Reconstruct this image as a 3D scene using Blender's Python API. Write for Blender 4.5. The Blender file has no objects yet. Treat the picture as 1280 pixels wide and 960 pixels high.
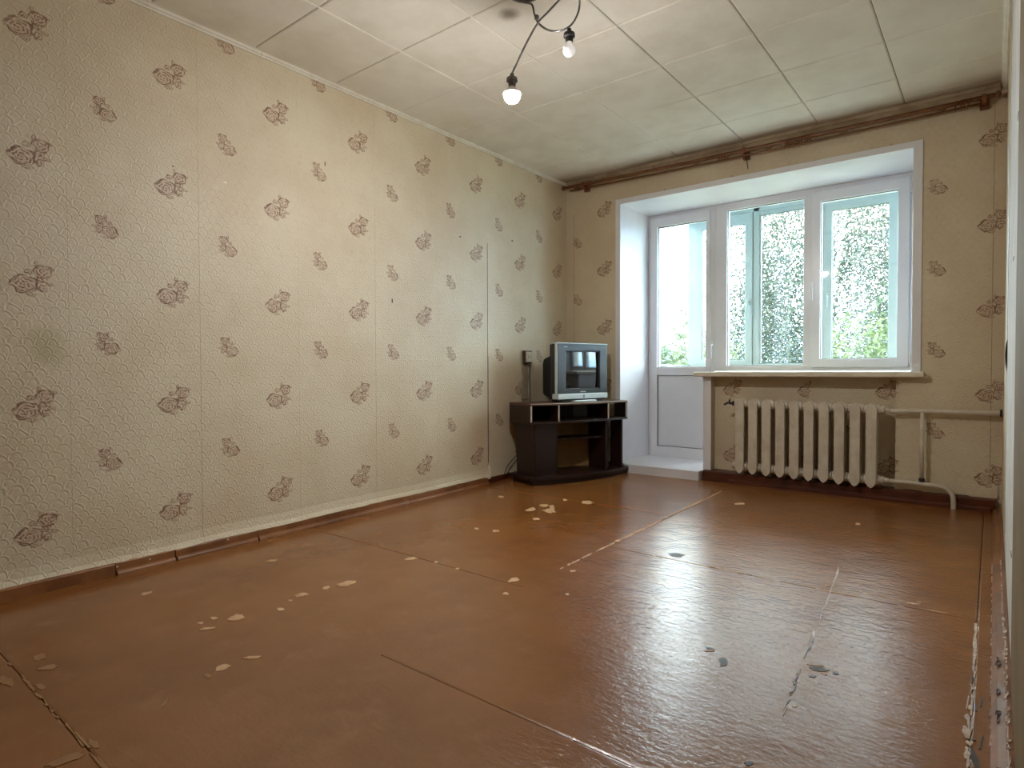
import bpy, bmesh, math, random
import numpy as np
from mathutils import Vector, Matrix, noise
random.seed(7)
SC = bpy.context.scene
COL = SC.collection

# ------------------------------------------------------------------ camera
F = 760.575
YAW, PITCH, ROLL = 0.6699, -0.0216, -0.0029
EYE = 0.85
_f = Vector((-math.sin(YAW) * math.cos(PITCH), math.cos(YAW) * math.cos(PITCH), math.sin(PITCH)))
_r = Vector((math.cos(YAW), math.sin(YAW), 0))
_u = _r.cross(_f)
CR = math.cos(ROLL) * _r + math.sin(ROLL) * _u
CU = -math.sin(ROLL) * _r + math.cos(ROLL) * _u
CF = _f
cam = bpy.data.cameras.new('camera')
cam.sensor_width = 36
cam.lens = F / 1280 * 36
cam.clip_start = 0.01
cam.clip_end = 500
camo = bpy.data.objects.new('camera', cam)
m = Matrix.Identity(4)
for i in range(3):
    m[i][0] = CR[i]; m[i][1] = CU[i]; m[i][2] = -CF[i]
m[2][3] = EYE
camo.matrix_world = m
COL.objects.link(camo)
SC.camera = camo

# ------------------------------------------------------------------ sky and exposure
SKY = 7.5
wd = bpy.data.worlds.new('sky'); SC.world = wd; wd.use_nodes = True
nt = wd.node_tree; nt.nodes.clear()
tc = nt.nodes.new('ShaderNodeTexCoord'); sp = nt.nodes.new('ShaderNodeSeparateXYZ')
rp = nt.nodes.new('ShaderNodeValToRGB')
rp.color_ramp.elements[0].position = 0.0; rp.color_ramp.elements[0].color = (0.24, 0.42, 0.66, 1)
rp.color_ramp.elements[1].position = 0.22; rp.color_ramp.elements[1].color = (0.93, 0.97, 1, 1)
bg = nt.nodes.new('ShaderNodeBackground'); bg.inputs['Strength'].default_value = SKY
wo = nt.nodes.new('ShaderNodeOutputWorld')
nt.links.new(tc.outputs['Generated'], sp.inputs[0]); nt.links.new(sp.outputs['Z'], rp.inputs[0])
nt.links.new(rp.outputs[0], bg.inputs['Color']); nt.links.new(bg.outputs[0], wo.inputs[0])
BULB = 420.0
SC.view_settings.view_transform = 'Standard'
SC.view_settings.look = 'None'
SC.view_settings.gamma = 1
SC.view_settings.use_curve_mapping = False
SC.view_settings.exposure = 1.8
SC.cycles.use_denoising = True
SC.cycles.max_bounces = 12
SC.cycles.diffuse_bounces = 6
SC.cycles.transparent_max_bounces = 24
SC.cycles.caustics_reflective = False
SC.cycles.caustics_refractive = False
SC.cycles.sample_clamp_indirect = 8

# portals: the two openings daylight comes through (sampling aid for the sky, gives no light of its own)
def portal(x0, x1, z0, z1, y):
    l = bpy.data.lights.new('sky_portal', 'AREA'); l.shape = 'RECTANGLE'
    l.size = x1 - x0; l.size_y = z1 - z0
    l.cycles.is_portal = True
    o = bpy.data.objects.new('sky_portal', l); COL.objects.link(o)
    o.location = ((x0 + x1) / 2, y, (z0 + z1) / 2); o.rotation_euler = (math.radians(-90), 0, 0)
portal(-2.41, -0.40, 0.08, 2.25, 5.12)

# ------------------------------------------------------------------ photo geometry helpers
def fz(Y):                       # the floor rises a little towards the window wall
    return -0.018 + 0.0122 * (Y - 0.58)
def ray(x, y):
    return CF + CR * ((x - 640) / F) - CU * ((y - 480) / F)
def on_floor(x, y):
    d = ray(x, y); t = (-0.868 - 0.0122 * 0.58) / (d.z - 0.0122 * d.y)
    return Vector((d.x * t, d.y * t, d.z * t + EYE))
def on_x(x, y, X):
    d = ray(x, y); t = X / d.x
    return Vector((X, d.y * t, d.z * t + EYE))
def at_depth(x, y, dep):
    d = ray(x, y)
    return Vector((d.x * dep, d.y * dep, d.z * dep + EYE))

XL, XR, YB, YF, ZC = -2.94, 0.045, 4.482, -1.1, 2.473

# ------------------------------------------------------------------ material helpers
def srgb(r, g, b):
    def c(v):
        v /= 255
        return v / 12.92 if v <= 0.04045 else ((v + 0.055) / 1.055) ** 2.4
    return (c(r), c(g), c(b), 1)

class N:
    """tiny arithmetic on shader sockets"""
    def __init__(s, t, o): s.t, s.o = t, o
    def _m(s, op, a, b=None, c=None):
        n = s.t.nodes.new('ShaderNodeMath'); n.operation = op
        for i, v in enumerate((a, b, c)):
            if v is None: continue
            if isinstance(v, N): s.t.links.new(v.o, n.inputs[i])
            else: n.inputs[i].default_value = v
        return N(s.t, n.outputs[0])
    def __add__(s, b): return s._m('ADD', s, b)
    __radd__ = __add__
    def __sub__(s, b): return s._m('SUBTRACT', s, b)
    def __rsub__(s, b): return s._m('SUBTRACT', b, s)
    def __mul__(s, b): return s._m('MULTIPLY', s, b)
    __rmul__ = __mul__
    def __truediv__(s, b): return s._m('DIVIDE', s, b)
    def f(s, op, b=None, c=None): return s._m(op, s, b, c)
    def step(s, lo, hi):
        n = s.t.nodes.new('ShaderNodeMapRange'); n.interpolation_type = 'SMOOTHSTEP'
        s.t.links.new(s.o, n.inputs[0]); n.inputs[1].default_value = lo; n.inputs[2].default_value = hi
        return N(s.t, n.outputs[0])

def val(t, v):
    n = t.nodes.new('ShaderNodeValue'); n.outputs[0].default_value = v; return N(t, n.outputs[0])
def comb(t, x, y, z=0.0):
    n = t.nodes.new('ShaderNodeCombineXYZ')
    for i, v in enumerate((x, y, z)):
        if isinstance(v, N): t.links.new(v.o, n.inputs[i])
        else: n.inputs[i].default_value = v
    return N(t, n.outputs[0])
def worldpos(t):
    g = t.nodes.new('ShaderNodeNewGeometry'); s = t.nodes.new('ShaderNodeSeparateXYZ')
    t.links.new(g.outputs['Position'], s.inputs[0])
    return [N(t, s.outputs[i]) for i in range(3)], N(t, g.outputs['Position'])
def tnoise(t, vec, scale, detail=3, rough=0.5, dist=0.0):
    n = t.nodes.new('ShaderNodeTexNoise'); n.inputs['Scale'].default_value = scale
    n.inputs['Detail'].default_value = detail; n.inputs['Roughness'].default_value = rough
    n.inputs['Distortion'].default_value = dist
    if vec is not None: t.links.new(vec.o, n.inputs['Vector'])
    return N(t, n.outputs[0])
def mix(t, fac, a, b):
    n = t.nodes.new('ShaderNodeMix'); n.data_type = 'RGBA'
    if isinstance(fac, N): t.links.new(fac.o, n.inputs[0])
    else: n.inputs[0].default_value = fac
    for i, v in ((6, a), (7, b)):
        if isinstance(v, N): t.links.new(v.o, n.inputs[i])
        else: n.inputs[i].default_value = v
    return N(t, n.outputs[2])
def bump(t, h, strength, dist):
    n = t.nodes.new('ShaderNodeBump'); n.inputs['Strength'].default_value = strength
    n.inputs['Distance'].default_value = dist; t.links.new(h.o, n.inputs['Height'])
    return N(t, n.outputs[0])
def new_mat(name, color=(0.5, 0.5, 0.5, 1), rough=0.5, metal=0.0, **kw):
    m = bpy.data.materials.new(name); m.use_nodes = True
    b = m.node_tree.nodes['Principled BSDF']
    b.inputs['Base Color'].default_value = color; b.inputs['Roughness'].default_value = rough
    b.inputs['Metallic'].default_value = metal
    for k, v in kw.items(): b.inputs[k.replace('_', ' ')].default_value = v
    return m, m.node_tree, b
def worn(name, c1, c2, rough=0.5, scale=6, bs=0.15, bscale=60, metal=0.0, c3=None, **kw):
    """two tones mottled by noise, with a fine relief"""
    m, t, b = new_mat(name, c1, rough, metal, **kw)
    _, p = worldpos(t)
    n = tnoise(t, p, scale, 4, 0.6)
    c = mix(t, n.step(0.35, 0.68), c1, c2)
    if c3: c = mix(t, tnoise(t, p, scale * 5, 5, 0.7).step(0.62, 0.72), c, c3)
    t.links.new(c.o, b.inputs['Base Color'])
    if bs: t.links.new(bump(t, tnoise(t, p, bscale, 3), bs, 0.004).o, b.inputs['Normal'])
    return m

# -- wallpaper: embossed scallops with printed roses, big and small ones in half drop
RY, DU, RZ, DV = 0.7014, 0.5196, 2.1997, 0.4909
def blob_group():
    g = bpy.data.node_groups.new('petals', 'ShaderNodeTree')
    I = g.interface
    for nm in ('X', 'Y', 'CX', 'CY', 'RX', 'RY', 'Rings', 'Seed'):
        I.new_socket(nm, in_out='INPUT', socket_type='NodeSocketFloat')
    for nm in ('Line', 'Fill'): I.new_socket(nm, in_out='OUTPUT', socket_type='NodeSocketFloat')
    gi = g.nodes.new('NodeGroupInput'); go = g.nodes.new('NodeGroupOutput')
    X, Y, CX, CY, RX, RYY, RG, SD = [N(g, gi.outputs[i]) for i in range(8)]
    a = (X - CX) / RX; b = (Y - CY) / RYY
    rho = (a * a + b * b).f('SQRT'); th = b.f('ARCTAN2', a)
    edge = ((th * 2.5).f('SINE').f('ABSOLUTE') * 0.16 + 0.88) + (th + SD).f('SINE') * 0.05
    q = rho / edge
    inside = 1.0 - q.step(0.98, 1.08)
    wob = (th * 3.0 + SD * 2.0).f('SINE') * 0.9
    line = (q * RG * 6.2832 + th + wob).f('SINE').step(-0.1, 0.7)
    gap = (th * 4.0 + q * 5.0 + SD).f('SINE').step(-0.95, -0.4)
    ring = (1.0 - (q - 0.97).f('ABSOLUTE').step(0.04, 0.15)) * ((th * 3.0 + SD * 3.0).f('SINE').step(-0.9, -0.2) * 0.75 + 0.25)
    L = (line * inside * gap).f('MAXIMUM', ring)
    g.links.new(L.o, go.inputs[0]); g.links.new(inside.o, go.inputs[1])
    return g
BLOB = blob_group()
def wallpaper(name, axis):
    m, t, b = new_mat(name, rough=0.52)
    P, pv = worldpos(t)
    v = P[2]
    if axis == 'y': u = P[1]; ph = RY
    else:
        u = P[0]
        ph = mix_f(t, u.f('GREATER_THAN', -1.0), -2.563, -0.0148)
    # printed wobble
    wx = tnoise(t, pv, 40, 3) - 0.5; wy = tnoise(t, pv, 47, 3) - 0.5
    uu = u + wx * 0.012; vv = v + wy * 0.012
    a = ((uu - ph) / DU); du = (a - a.f('ROUND')) * DU
    c = ((vv - RZ) / DV); dv = (c - c.f('ROUND')) * DV
    a2 = a - 0.5; du2 = (a2 - a2.f('ROUND')) * DU
    c2 = c - 0.5; dv2 = (c2 - c2.f('ROUND')) * DV
    small = du.f('ABSOLUTE').f('GREATER_THAN', DU / 4)
    k = 1 / 0.72
    sx = du2 * -k; sy = dv2 * k
    cr, sr = math.cos(-0.22), math.sin(-0.22)
    sx, sy = sx * cr - sy * sr, sx * sr + sy * cr
    x = du * (1.0 - small) + sx * small
    y = dv * (1.0 - small) + sy * small
    L = F_ = None
    for (cx, cy, rx, ry, rg, sd) in ((-.024, -.028, .044, .034, 3.3, .3), (.036, .028, .030, .026, 2.4, 2.1), (-.010, .022, .013, .011, 1, 1.0),
                                    (.034, -.004, .017, .013, 1, 4.0), (.036, -.040, .015, .015, 1, 5.2), (.056, -.022, .014, .007, 1, .7), (-.004, -.066, .017, .007, 1, 1.9), (.064, .040, .012, .006, 1, 3.0), (.016, .052, .007, .012, 1, .4)):
        n = t.nodes.new('ShaderNodeGroup'); n.node_tree = BLOB
        t.links.new(x.o, n.inputs[0]); t.links.new(y.o, n.inputs[1])
        for i, q in enumerate((cx, cy, rx, ry, rg, sd)): n.inputs[i + 2].default_value = q
        l, f_ = N(t, n.outputs[0]), N(t, n.outputs[1])
        L = l if L is None else L.f('MAXIMUM', l); F_ = f_ if F_ is None else F_.f('MAXIMUM', f_)
    fade = tnoise(t, pv, 30, 3).step(0.30, 0.55) * 0.45 + 0.55
    # scallops
    W_, H_ = 0.044, 0.032
    wu = u + (tnoise(t, pv, 13, 3) - 0.5) * 0.045; wv = v + (tnoise(t, pv, 10, 3) - 0.5) * 0.045
    row = (wv / H_).f('FLOOR'); fy = wv / H_ - row
    off = (row * 0.5).f('FRACT')
    def arc(fyy, offs):
        ax = (wu / W_ + offs).f('FRACT') - 0.5
        d = (ax * ax * 3.2 + fyy * fyy).f('SQRT')
        return d
    d0 = arc(fy, off)
    scale_h = (1.0 - (d0 - 0.86).f('ABSOLUTE').step(0.0, 0.16)) - (1.0 - (d0 - 0.66).f('ABSOLUTE').step(0.0, 0.25)) * 0.7
    h = scale_h * (tnoise(t, pv, 18, 2).step(.3, .65) * .5 + .15) + tnoise(t, pv, 120, 3) * 0.35 + tnoise(t, pv, 9, 3) * 1.2
    base = mix(t, tnoise(t, pv, 2.2, 4, 0.6).step(0.3, 0.7), srgb(199, 182, 154), srgb(208, 196, 170))
    base = mix(t, tnoise(t, pv, 45, 4, 0.7).step(0.55, 0.8) * 0.5, base, srgb(172, 150, 124))
    if axis == 'y':      # a greenish grease stain low on the wall
        d = (((u - 0.738) / 0.10).f('POWER', 2.0) + ((v - 0.946) / 0.12).f('POWER', 2.0)).f('SQRT') + (tnoise(t, pv, 12, 3) - 0.5) * 0.9
        base = mix(t, (1.0 - d.step(0.1, 1.0)) * 0.45, base, srgb(150, 140, 95))
    col = mix(t, F_ * 0.5 * fade, base, srgb(188, 156, 130))
    col = mix(t, L * 0.88 * fade, col, srgb(108, 72, 50))
    t.links.new(col.o, b.inputs['Base Color'])
    t.links.new(bump(t, h, 0.34, 0.006).o, b.inputs['Normal'])
    return m
def mix_f(t, fac, a, b):
    return fac * (b - a) + a
M = {}
M['paper_side'] = wallpaper('rose wallpaper of the long wall', 'y')
M['paper_back'] = wallpaper('rose wallpaper of the window wall', 'x')
M['paper_edge'] = worn('torn paper edge', srgb(232, 224, 206), srgb(208, 196, 172), 0.8, 20, 0.5, 90)
M['plaster'] = worn('whitewashed plaster', srgb(214, 214, 210), srgb(196, 196, 192), 0.75, 5, 0.4, 30, c3=srgb(165, 160, 150))
M['olive'] = worn('olive brown wallpaper', srgb(124, 106, 74), srgb(112, 94, 64), 0.7, 4, 0.2, 30)
M['plain'] = worn('plain beige wall', srgb(190, 174, 146), srgb(176, 160, 132), 0.8, 2, 0.2, 30)
M['pvc'] = worn('white window plastic', srgb(226, 226, 230), srgb(220, 220, 225), 0.28, 3, 0.02, 40)
M['panel'] = worn('white reveal panel', srgb(228, 228, 234), srgb(218, 218, 226), 0.4, 2, 0.04, 10)
M['gasket'], _, _ = new_mat('rubber gasket', srgb(30, 30, 32), 0.6)
M['sill'] = worn('cream painted sill', srgb(222, 214, 196), srgb(206, 196, 174), 0.4, 8, 0.1, 40)
M['radiator'] = worn('cream radiator paint', srgb(208, 200, 184), srgb(192, 182, 164), 0.38, 12, 0.25, 45, c3=srgb(178, 166, 146))
M['black_iron'] = worn('black iron', srgb(26, 22, 20), srgb(45, 36, 30), 0.6, 30, 0.3, 90)
M['rod_wood'] = worn('lacquered brown rod', srgb(120, 78, 44), srgb(92, 58, 32), 0.35, 10, 0.3, 60, c3=srgb(60, 34, 20))
M['rod_ring'] = worn('reddish curtain ring', srgb(132, 78, 46), srgb(104, 58, 34), 0.4, 30, 0.1, 60)
M['stand'] = worn('dark walnut laminate', srgb(42, 21, 14), srgb(32, 15, 10), 0.38, 3, 0.05, 40)
M['stand_top'] = worn('worn walnut top', srgb(92, 62, 46), srgb(70, 44, 32), 0.4, 14, 0.08, 60, c3=srgb(132, 110, 90))
M['edging'] = worn('cream edge band', srgb(196, 186, 172), srgb(176, 164, 150), 0.4, 20, 0)
M['hardboard'] = worn('raw hardboard back', srgb(150, 116, 68), srgb(134, 102, 60), 0.8, 8, 0.1, 60)
M['tv_dark'] = worn('charcoal tv plastic', srgb(36, 39, 45), srgb(31, 34, 40), 0.42, 8, 0.05, 300)
M['tv_black'] = worn('black tv plastic', srgb(24, 23, 24), srgb(30, 29, 30), 0.5, 8, 0.05, 200)
M['tv_silver'] = worn('silver plastic', srgb(206, 216, 216), srgb(196, 206, 208), 0.32, 8, 0, metal=0.15)
M['tv_glass'], _, _ = new_mat('picture tube glass', srgb(26, 28, 31), 0.05)
M['tv_glass'].node_tree.nodes['Principled BSDF'].inputs['Specular IOR Level'].default_value = 0.9
M['tv_mark'], _, _ = new_mat('pale badge print', srgb(190, 195, 200), 0.4)
M['socket_face'] = worn('yellowed socket plastic', srgb(206, 196, 172), srgb(190, 178, 150), 0.4, 20, 0)
M['socket_frame'] = worn('dark socket frame', srgb(64, 52, 40), srgb(50, 40, 30), 0.5, 20, 0)
M['cable'] = worn('black cable', srgb(24, 22, 22), srgb(36, 32, 30), 0.5, 20, 0)
M['dust'] = worn('grey loose paper', srgb(162, 148, 124), srgb(140, 126, 102), 0.8, 14, 0.3, 60)
M['chrome'] = worn('dull chrome', srgb(165, 165, 168), srgb(130, 130, 134), 0.3, 20, 0, metal=0.85)
M['lamp_black'] = worn('black lamp socket', srgb(20, 20, 20), srgb(30, 30, 30), 0.45, 20, 0)
M['lamp_grey'] = worn('grey lamp socket', srgb(120, 118, 116), srgb(98, 96, 94), 0.45, 20, 0)
m_, t_, b_ = new_mat('opal bulb glass', srgb(245, 245, 246), 0.35)
tr_ = t_.nodes.new('ShaderNodeBsdfTranslucent'); tr_.inputs[0].default_value = (0.95, 0.95, 0.95, 1); mx_ = t_.nodes.new('ShaderNodeMixShader'); mx_.inputs[0].default_value = 0.5
t_.links.new(b_.outputs[0], mx_.inputs[1]); t_.links.new(tr_.outputs[0], mx_.inputs[2]); t_.links.new(mx_.outputs[0], t_.nodes['Material Output'].inputs[0])
M['bulb_off'] = m_
M['canopy'] = worn('dark brown canopy', srgb(56, 40, 34), srgb(44, 32, 28), 0.35, 20, 0)
m_, t_, b_ = new_mat('lit bulb', (1, 1, 1, 1), 0.3)
b_.inputs['Emission Color'].default_value = (1, 0.96, 0.92, 1); b_.inputs['Emission Strength'].default_value = BULB
M['bulb_on'] = m_
M['cornice'] = worn('white foam cornice', srgb(226, 222, 208), srgb(212, 206, 190), 0.6, 10, 0.08, 60)
M['grout'] = worn('ceiling joint', srgb(150, 142, 124), srgb(128, 120, 104), 0.8, 6, 0)
M['joint_white'] = worn('white joint filler', srgb(238, 234, 224), srgb(226, 222, 210), 0.6, 6, 0)
# ceiling tiles
def tile_mat():
    m, t, b = new_mat('foam ceiling tile', rough=0.72)
    P, pv = worldpos(t)
    c = mix(t, tnoise(t, pv, 5, 5, 0.6).step(0.3, 0.72), srgb(230, 226, 214), srgb(218, 212, 198))
    c = mix(t, tnoise(t, pv, 1.3, 2).step(0.45, 0.7) * 0.5, c, srgb(232, 230, 222))
    d = (((P[0] + 1.742) / 0.055).f('POWER', 2.0) + ((P[1] - 2.184) / 0.055).f('POWER', 2.0)).f('SQRT') + (tnoise(t, pv, 20, 2) - 0.5) * 0.5
    c = mix(t, (1.0 - d.step(0.2, 1.2)) * 0.75, c, srgb(96, 80, 58))      # smoke spot over the lamp
    brown_band = (P[1] - (4.24 + 0.0)).step(-0.06, 0.20) * (tnoise(t, comb(t, P[0] * 0.6, P[1] * 5.0), 3, 4).step(0.15, 0.6) * 0.7 + 0.3)
    c = mix(t, brown_band * 0.75, c, srgb(134, 110, 84))                         # streaky, browner towards the window wall
    t.links.new(c.o, b.inputs['Base Color'])
    t.links.new(bump(t, tnoise(t, pv, 35, 4, 0.6), 0.15, 0.006).o, b.inputs['Normal'])
    return m
M['tile'] = tile_mat()
def floor_mat():
    m, t, b = new_mat('brown floor paint', rough=0.3)
    P, pv = worldpos(t)
    warp = tnoise(t, pv, 1.7, 4, 0.6)
    c = mix(t, warp.step(0.3, 0.7), srgb(140, 90, 44), srgb(124, 76, 34))
    c = mix(t, tnoise(t, pv, 7, 5, 0.65).step(0.5, 0.8) * 0.5, c, srgb(152, 104, 66))
    c = mix(t, tnoise(t, pv, 90, 4, 0.75).step(0.68, 0.78) * 0.6, c, srgb(176, 140, 108))
    t.links.new(c.o, b.inputs['Base Color'])
    walked = (P[0] + 1.9).step(0.0, 0.9)       # thick wrinkled paint in the right half
    stroke = tnoise(t, comb(t, P[0] * 9.0 + P[1] * 2.0, P[1] * 34.0, 0.0), 1.0, 4, 0.6, 0.6)
    pebble = tnoise(t, comb(t, P[0] * 42.0, P[1] * 70.0, 0.0), 1.0, 4, 0.6, 0.4)
    soft = tnoise(t, pv, 6, 3)
    h = (stroke * 0.6 + pebble * 0.65) * (walked * 0.85 + 0.15) + soft * 0.7
    t.links.new(bump(t, h, 0.50, 0.005).o, b.inputs['Normal'])
    r = tnoise(t, pv, 4, 4, 0.6) * 0.12 + 0.17
    t.links.new(r.o, b.inputs['Roughness'])
    b.inputs['Specular IOR Level'].default_value = 0.8
    return m
M['floor'] = floor_mat()
M['gap'], _, _ = new_mat('dark joint', srgb(46, 26, 14), 0.7)
M['base_wood'] = worn('worn brown skirting paint', srgb(142, 94, 56), srgb(110, 68, 38), 0.36, 5, 0.3, 30, c3=srgb(140, 100, 72))
M['base_dark'] = worn('dark red brown skirting paint', srgb(92, 46, 28), srgb(70, 34, 20), 0.34, 5, 0.3, 30)
M['chip'] = worn('bare patch', srgb(206, 170, 132), srgb(184, 144, 104), 0.7, 30, 0.1, 90)
M['chip_faint'] = worn('thin faded patch', srgb(160, 122, 84), srgb(146, 106, 70), 0.6, 30, 0.1, 90)
M['chip_dark'] = worn('dark hole in paint', srgb(84, 72, 62), srgb(62, 52, 44), 0.5, 30, 0.1, 90)
M['chip_white'] = worn('flaked filler', srgb(216, 200, 184), srgb(176, 152, 130), 0.8, 60, 0.3, 90)
M['turq'] = worn('pale turquoise frame', srgb(132, 141, 138), srgb(126, 135, 132), 0.45, 3, 0.02, 40)
M['balcony'] = worn('pale balcony plaster', srgb(222, 224, 220), srgb(210, 212, 208), 0.8, 3, 0.2, 30)
M['grass'] = worn('grass', srgb(140, 140, 120), srgb(120, 120, 102), 0.9, 2, 0.4, 8)
M['bark'] = worn('birch bark', srgb(196, 192, 184), srgb(120, 112, 104), 0.8, 5, 0.3, 20)
M['wire'], _, _ = new_mat('dark wire', srgb(60, 64, 70), 0.5)
def leaf(name, c1, c2):
    m, t, b = new_mat(name, rough=0.5)
    g = t.nodes.new('ShaderNodeNewGeometry')
    c = mix(t, N(t, g.outputs['Random Per Island']), c1, c2)
    t.links.new(c.o, b.inputs['Base Color'])
    tr = t.nodes.new('ShaderNodeBsdfTranslucent'); t.links.new(c.o, tr.inputs[0])
    mx = t.nodes.new('ShaderNodeMixShader'); mx.inputs[0].default_value = 0.3
    t.links.new(b.outputs[0], mx.inputs[1]); t.links.new(tr.outputs[0], mx.inputs[2])
    t.links.new(mx.outputs[0], t.nodes['Material Output'].inputs[0])
    return m
M['leaf'] = leaf('birch leaves', srgb(38, 46, 36), srgb(62, 70, 50))
M['leaf2'] = leaf('fresh green leaves', srgb(60, 72, 40), srgb(88, 98, 54))
def glass(name, tint, refl=0.08):
    m = bpy.data.materials.new(name); m.use_nodes = True; t = m.node_tree; t.nodes.clear()
    tr = t.nodes.new('ShaderNodeBsdfTransparent'); tr.inputs[0].default_value = tint
    gl = t.nodes.new('ShaderNodeBsdfGlossy'); gl.inputs['Roughness'].default_value = 0.02
    lw = t.nodes.new('ShaderNodeLayerWeight'); lw.inputs[0].default_value = 0.5
    fr = (N(t, lw.outputs['Facing']).f('POWER', 5.0) * 0.8 + 0.035).o.node
    mx = t.nodes.new('ShaderNodeMixShader'); o = t.nodes.new('ShaderNodeOutputMaterial')
    t.links.new(fr.outputs[0], mx.inputs[0]); t.links.new(tr.outputs[0], mx.inputs[1]); t.links.new(gl.outputs[0], mx.inputs[2])
    t.links.new(mx.outputs[0], o.inputs[0]); return m
M['glass'] = glass('clear window glass', (0.95, 0.985, 0.98, 1))
M['glass_out'] = glass('greenish balcony glass', (0.93, 0.975, 0.975, 1))

# ------------------------------------------------------------------ mesh helpers
def obj(name, bm, mat, parent=None, bevel=0, smooth=False, kind=None, label=None):
    me = bpy.data.meshes.new(name)
    if isinstance(bm, bmesh.types.BMesh):
        bmesh.ops.recalc_face_normals(bm, faces=bm.faces)
        bm.to_mesh(me); bm.free()
    else: me.from_pydata(*bm)
    for mm in (mat if isinstance(mat, (list, tuple)) else [mat]): me.materials.append(M[mm] if isinstance(mm, str) else mm)
    if smooth:
        for p in me.polygons: p.use_smooth = True
    o = bpy.data.objects.new(name, me); COL.objects.link(o)
    if parent: o.parent = parent
    if bevel:
        b = o.modifiers.new('bevel', 'BEVEL'); b.width = bevel; b.segments = 2; b.limit_method = 'ANGLE'
        b.angle_limit = math.radians(40)
    if kind: o['kind'] = kind
    if label: o['label'] = label
    return o
def tag(o, label, cat, group=None, kind=None):
    o['label'] = label; o['category'] = cat
    if group: o['group'] = group
    if kind: o['kind'] = kind
    return o
def empty(name, loc=(0, 0, 0), kind=None, parent=None):
    o = bpy.data.objects.new(name, None); o.location = loc; o.empty_display_size = 0.1; COL.objects.link(o)
    if kind: o['kind'] = kind
    if parent: o.parent = parent
    return o
def box(x0, x1, y0, y1, z0, z1, bm=None, mat=None):
    bm = bm or bmesh.new()
    vs = [bm.verts.new(p) for p in ((x0, y0, z0), (x1, y0, z0), (x1, y1, z0), (x0, y1, z0), (x0, y0, z1), (x1, y0, z1), (x1, y1, z1), (x0, y1, z1))]
    for f in ((0, 3, 2, 1), (4, 5, 6, 7), (0, 1, 5, 4), (1, 2, 6, 5), (2, 3, 7, 6), (3, 0, 4, 7)):
        bm.faces.new([vs[i] for i in f])
    return bm
def tilt(bm):     # let a box near the floor follow the floor's slope
    for v in bm.verts: v.co.z += fz(v.co.y)
    return bm
def tube(pts, r, bm=None, seg=10, cap=True, closed=False):
    bm = bm or bmesh.new(); pts = [Vector(p) for p in pts]; n = len(pts); rings = []
    rr = r if isinstance(r, (list, tuple)) else [r] * n
    prev = None
    for i, p in enumerate(pts):
        a = pts[(i - 1) % n] if (closed or i) else p; b = pts[(i + 1) % n] if (closed or i < n - 1) else p
        d = (b - a).normalized()
        if prev is None:
            up = Vector((0, 0, 1)) if abs(d.z) < 0.9 else Vector((1, 0, 0))
            s = d.cross(up).normalized()
        else:
            s = (prev - d * prev.dot(d)).normalized()
        prev = s; t = d.cross(s)
        rings.append([bm.verts.new(p + (s * math.cos(k / seg * 6.28319) + t * math.sin(k / seg * 6.28319)) * rr[i]) for k in range(seg)])
    for i in range(n if closed else n - 1):
        A, B = rings[i], rings[(i + 1) % n]
        for k in range(seg): bm.faces.new((A[k], A[(k + 1) % seg], B[(k + 1) % seg], B[k]))
    if cap and not closed:
        bm.faces.new(rings[0][::-1]); bm.faces.new(rings[-1])
    return bm
def smooth_pts(pts, k=6):
    P = [Vector(p) for p in pts]; out = []
    for i in range(len(P) - 1):
        p0, p1, p2, p3 = P[max(i - 1, 0)], P[i], P[i + 1], P[min(i + 2, len(P) - 1)]
        for j in range(k):
            t = j / k
            out.append(0.5 * ((2 * p1) + (p2 - p0) * t + (2 * p0 - 5 * p1 + 4 * p2 - p3) * t * t + (3 * p1 - p0 - 3 * p2 + p3) * t ** 3))
    out.append(P[-1]); return out
def lathe(prof, centre, axis=(0, 0, 1), seg=20, bm=None):
    """prof: (radius, height along axis)"""
    bm = bm or bmesh.new(); c = Vector(centre); ax = Vector(axis).normalized()
    s = ax.orthogonal().normalized(); t = ax.cross(s); rings = []
    for r, h in prof:
        if r < 1e-5: rings.append([bm.verts.new(c + ax * h)])
        else: rings.append([bm.verts.new(c + ax * h + (s * math.cos(k / seg * 6.28319) + t * math.sin(k / seg * 6.28319)) * r) for k in range(seg)])
    for A, B in zip(rings, rings[1:]):
        for k in range(seg):
            q = [A[k % len(A)], A[(k + 1) % len(A)], B[(k + 1) % len(B)], B[k % len(B)]]
            u = []
            for v in q:
                if v not in u: u.append(v)
            if len(u) > 2: bm.faces.new(u)
    for rg in (rings[0], rings[-1]):
        if len(rg) > 2: bm.faces.new(rg)
    return bm
def prism(pts, z0, z1, bm=None):
    bm = bm or bmesh.new()
    a = [bm.verts.new((x, y, z0)) for x, y in pts]; b = [bm.verts.new((x, y, z1)) for x, y in pts]
    n = len(pts)
    bm.faces.new(a[::-1]); bm.faces.new(b)
    for i in range(n): bm.faces.new((a[i], a[(i + 1) % n], b[(i + 1) % n], b[i]))
    return bm
def extr(pts3, vec):
    """closed polygon of 3d points swept by vec"""
    bm = bmesh.new(); v = Vector(vec)
    a = [bm.verts.new(p) for p in pts3]; b = [bm.verts.new(Vector(p) + v) for p in pts3]; n = len(a)
    bm.faces.new(a[::-1]); bm.faces.new(b)
    for i in range(n): bm.faces.new((a[i], a[(i + 1) % n], b[(i + 1) % n], b[i]))
    return bm
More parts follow.
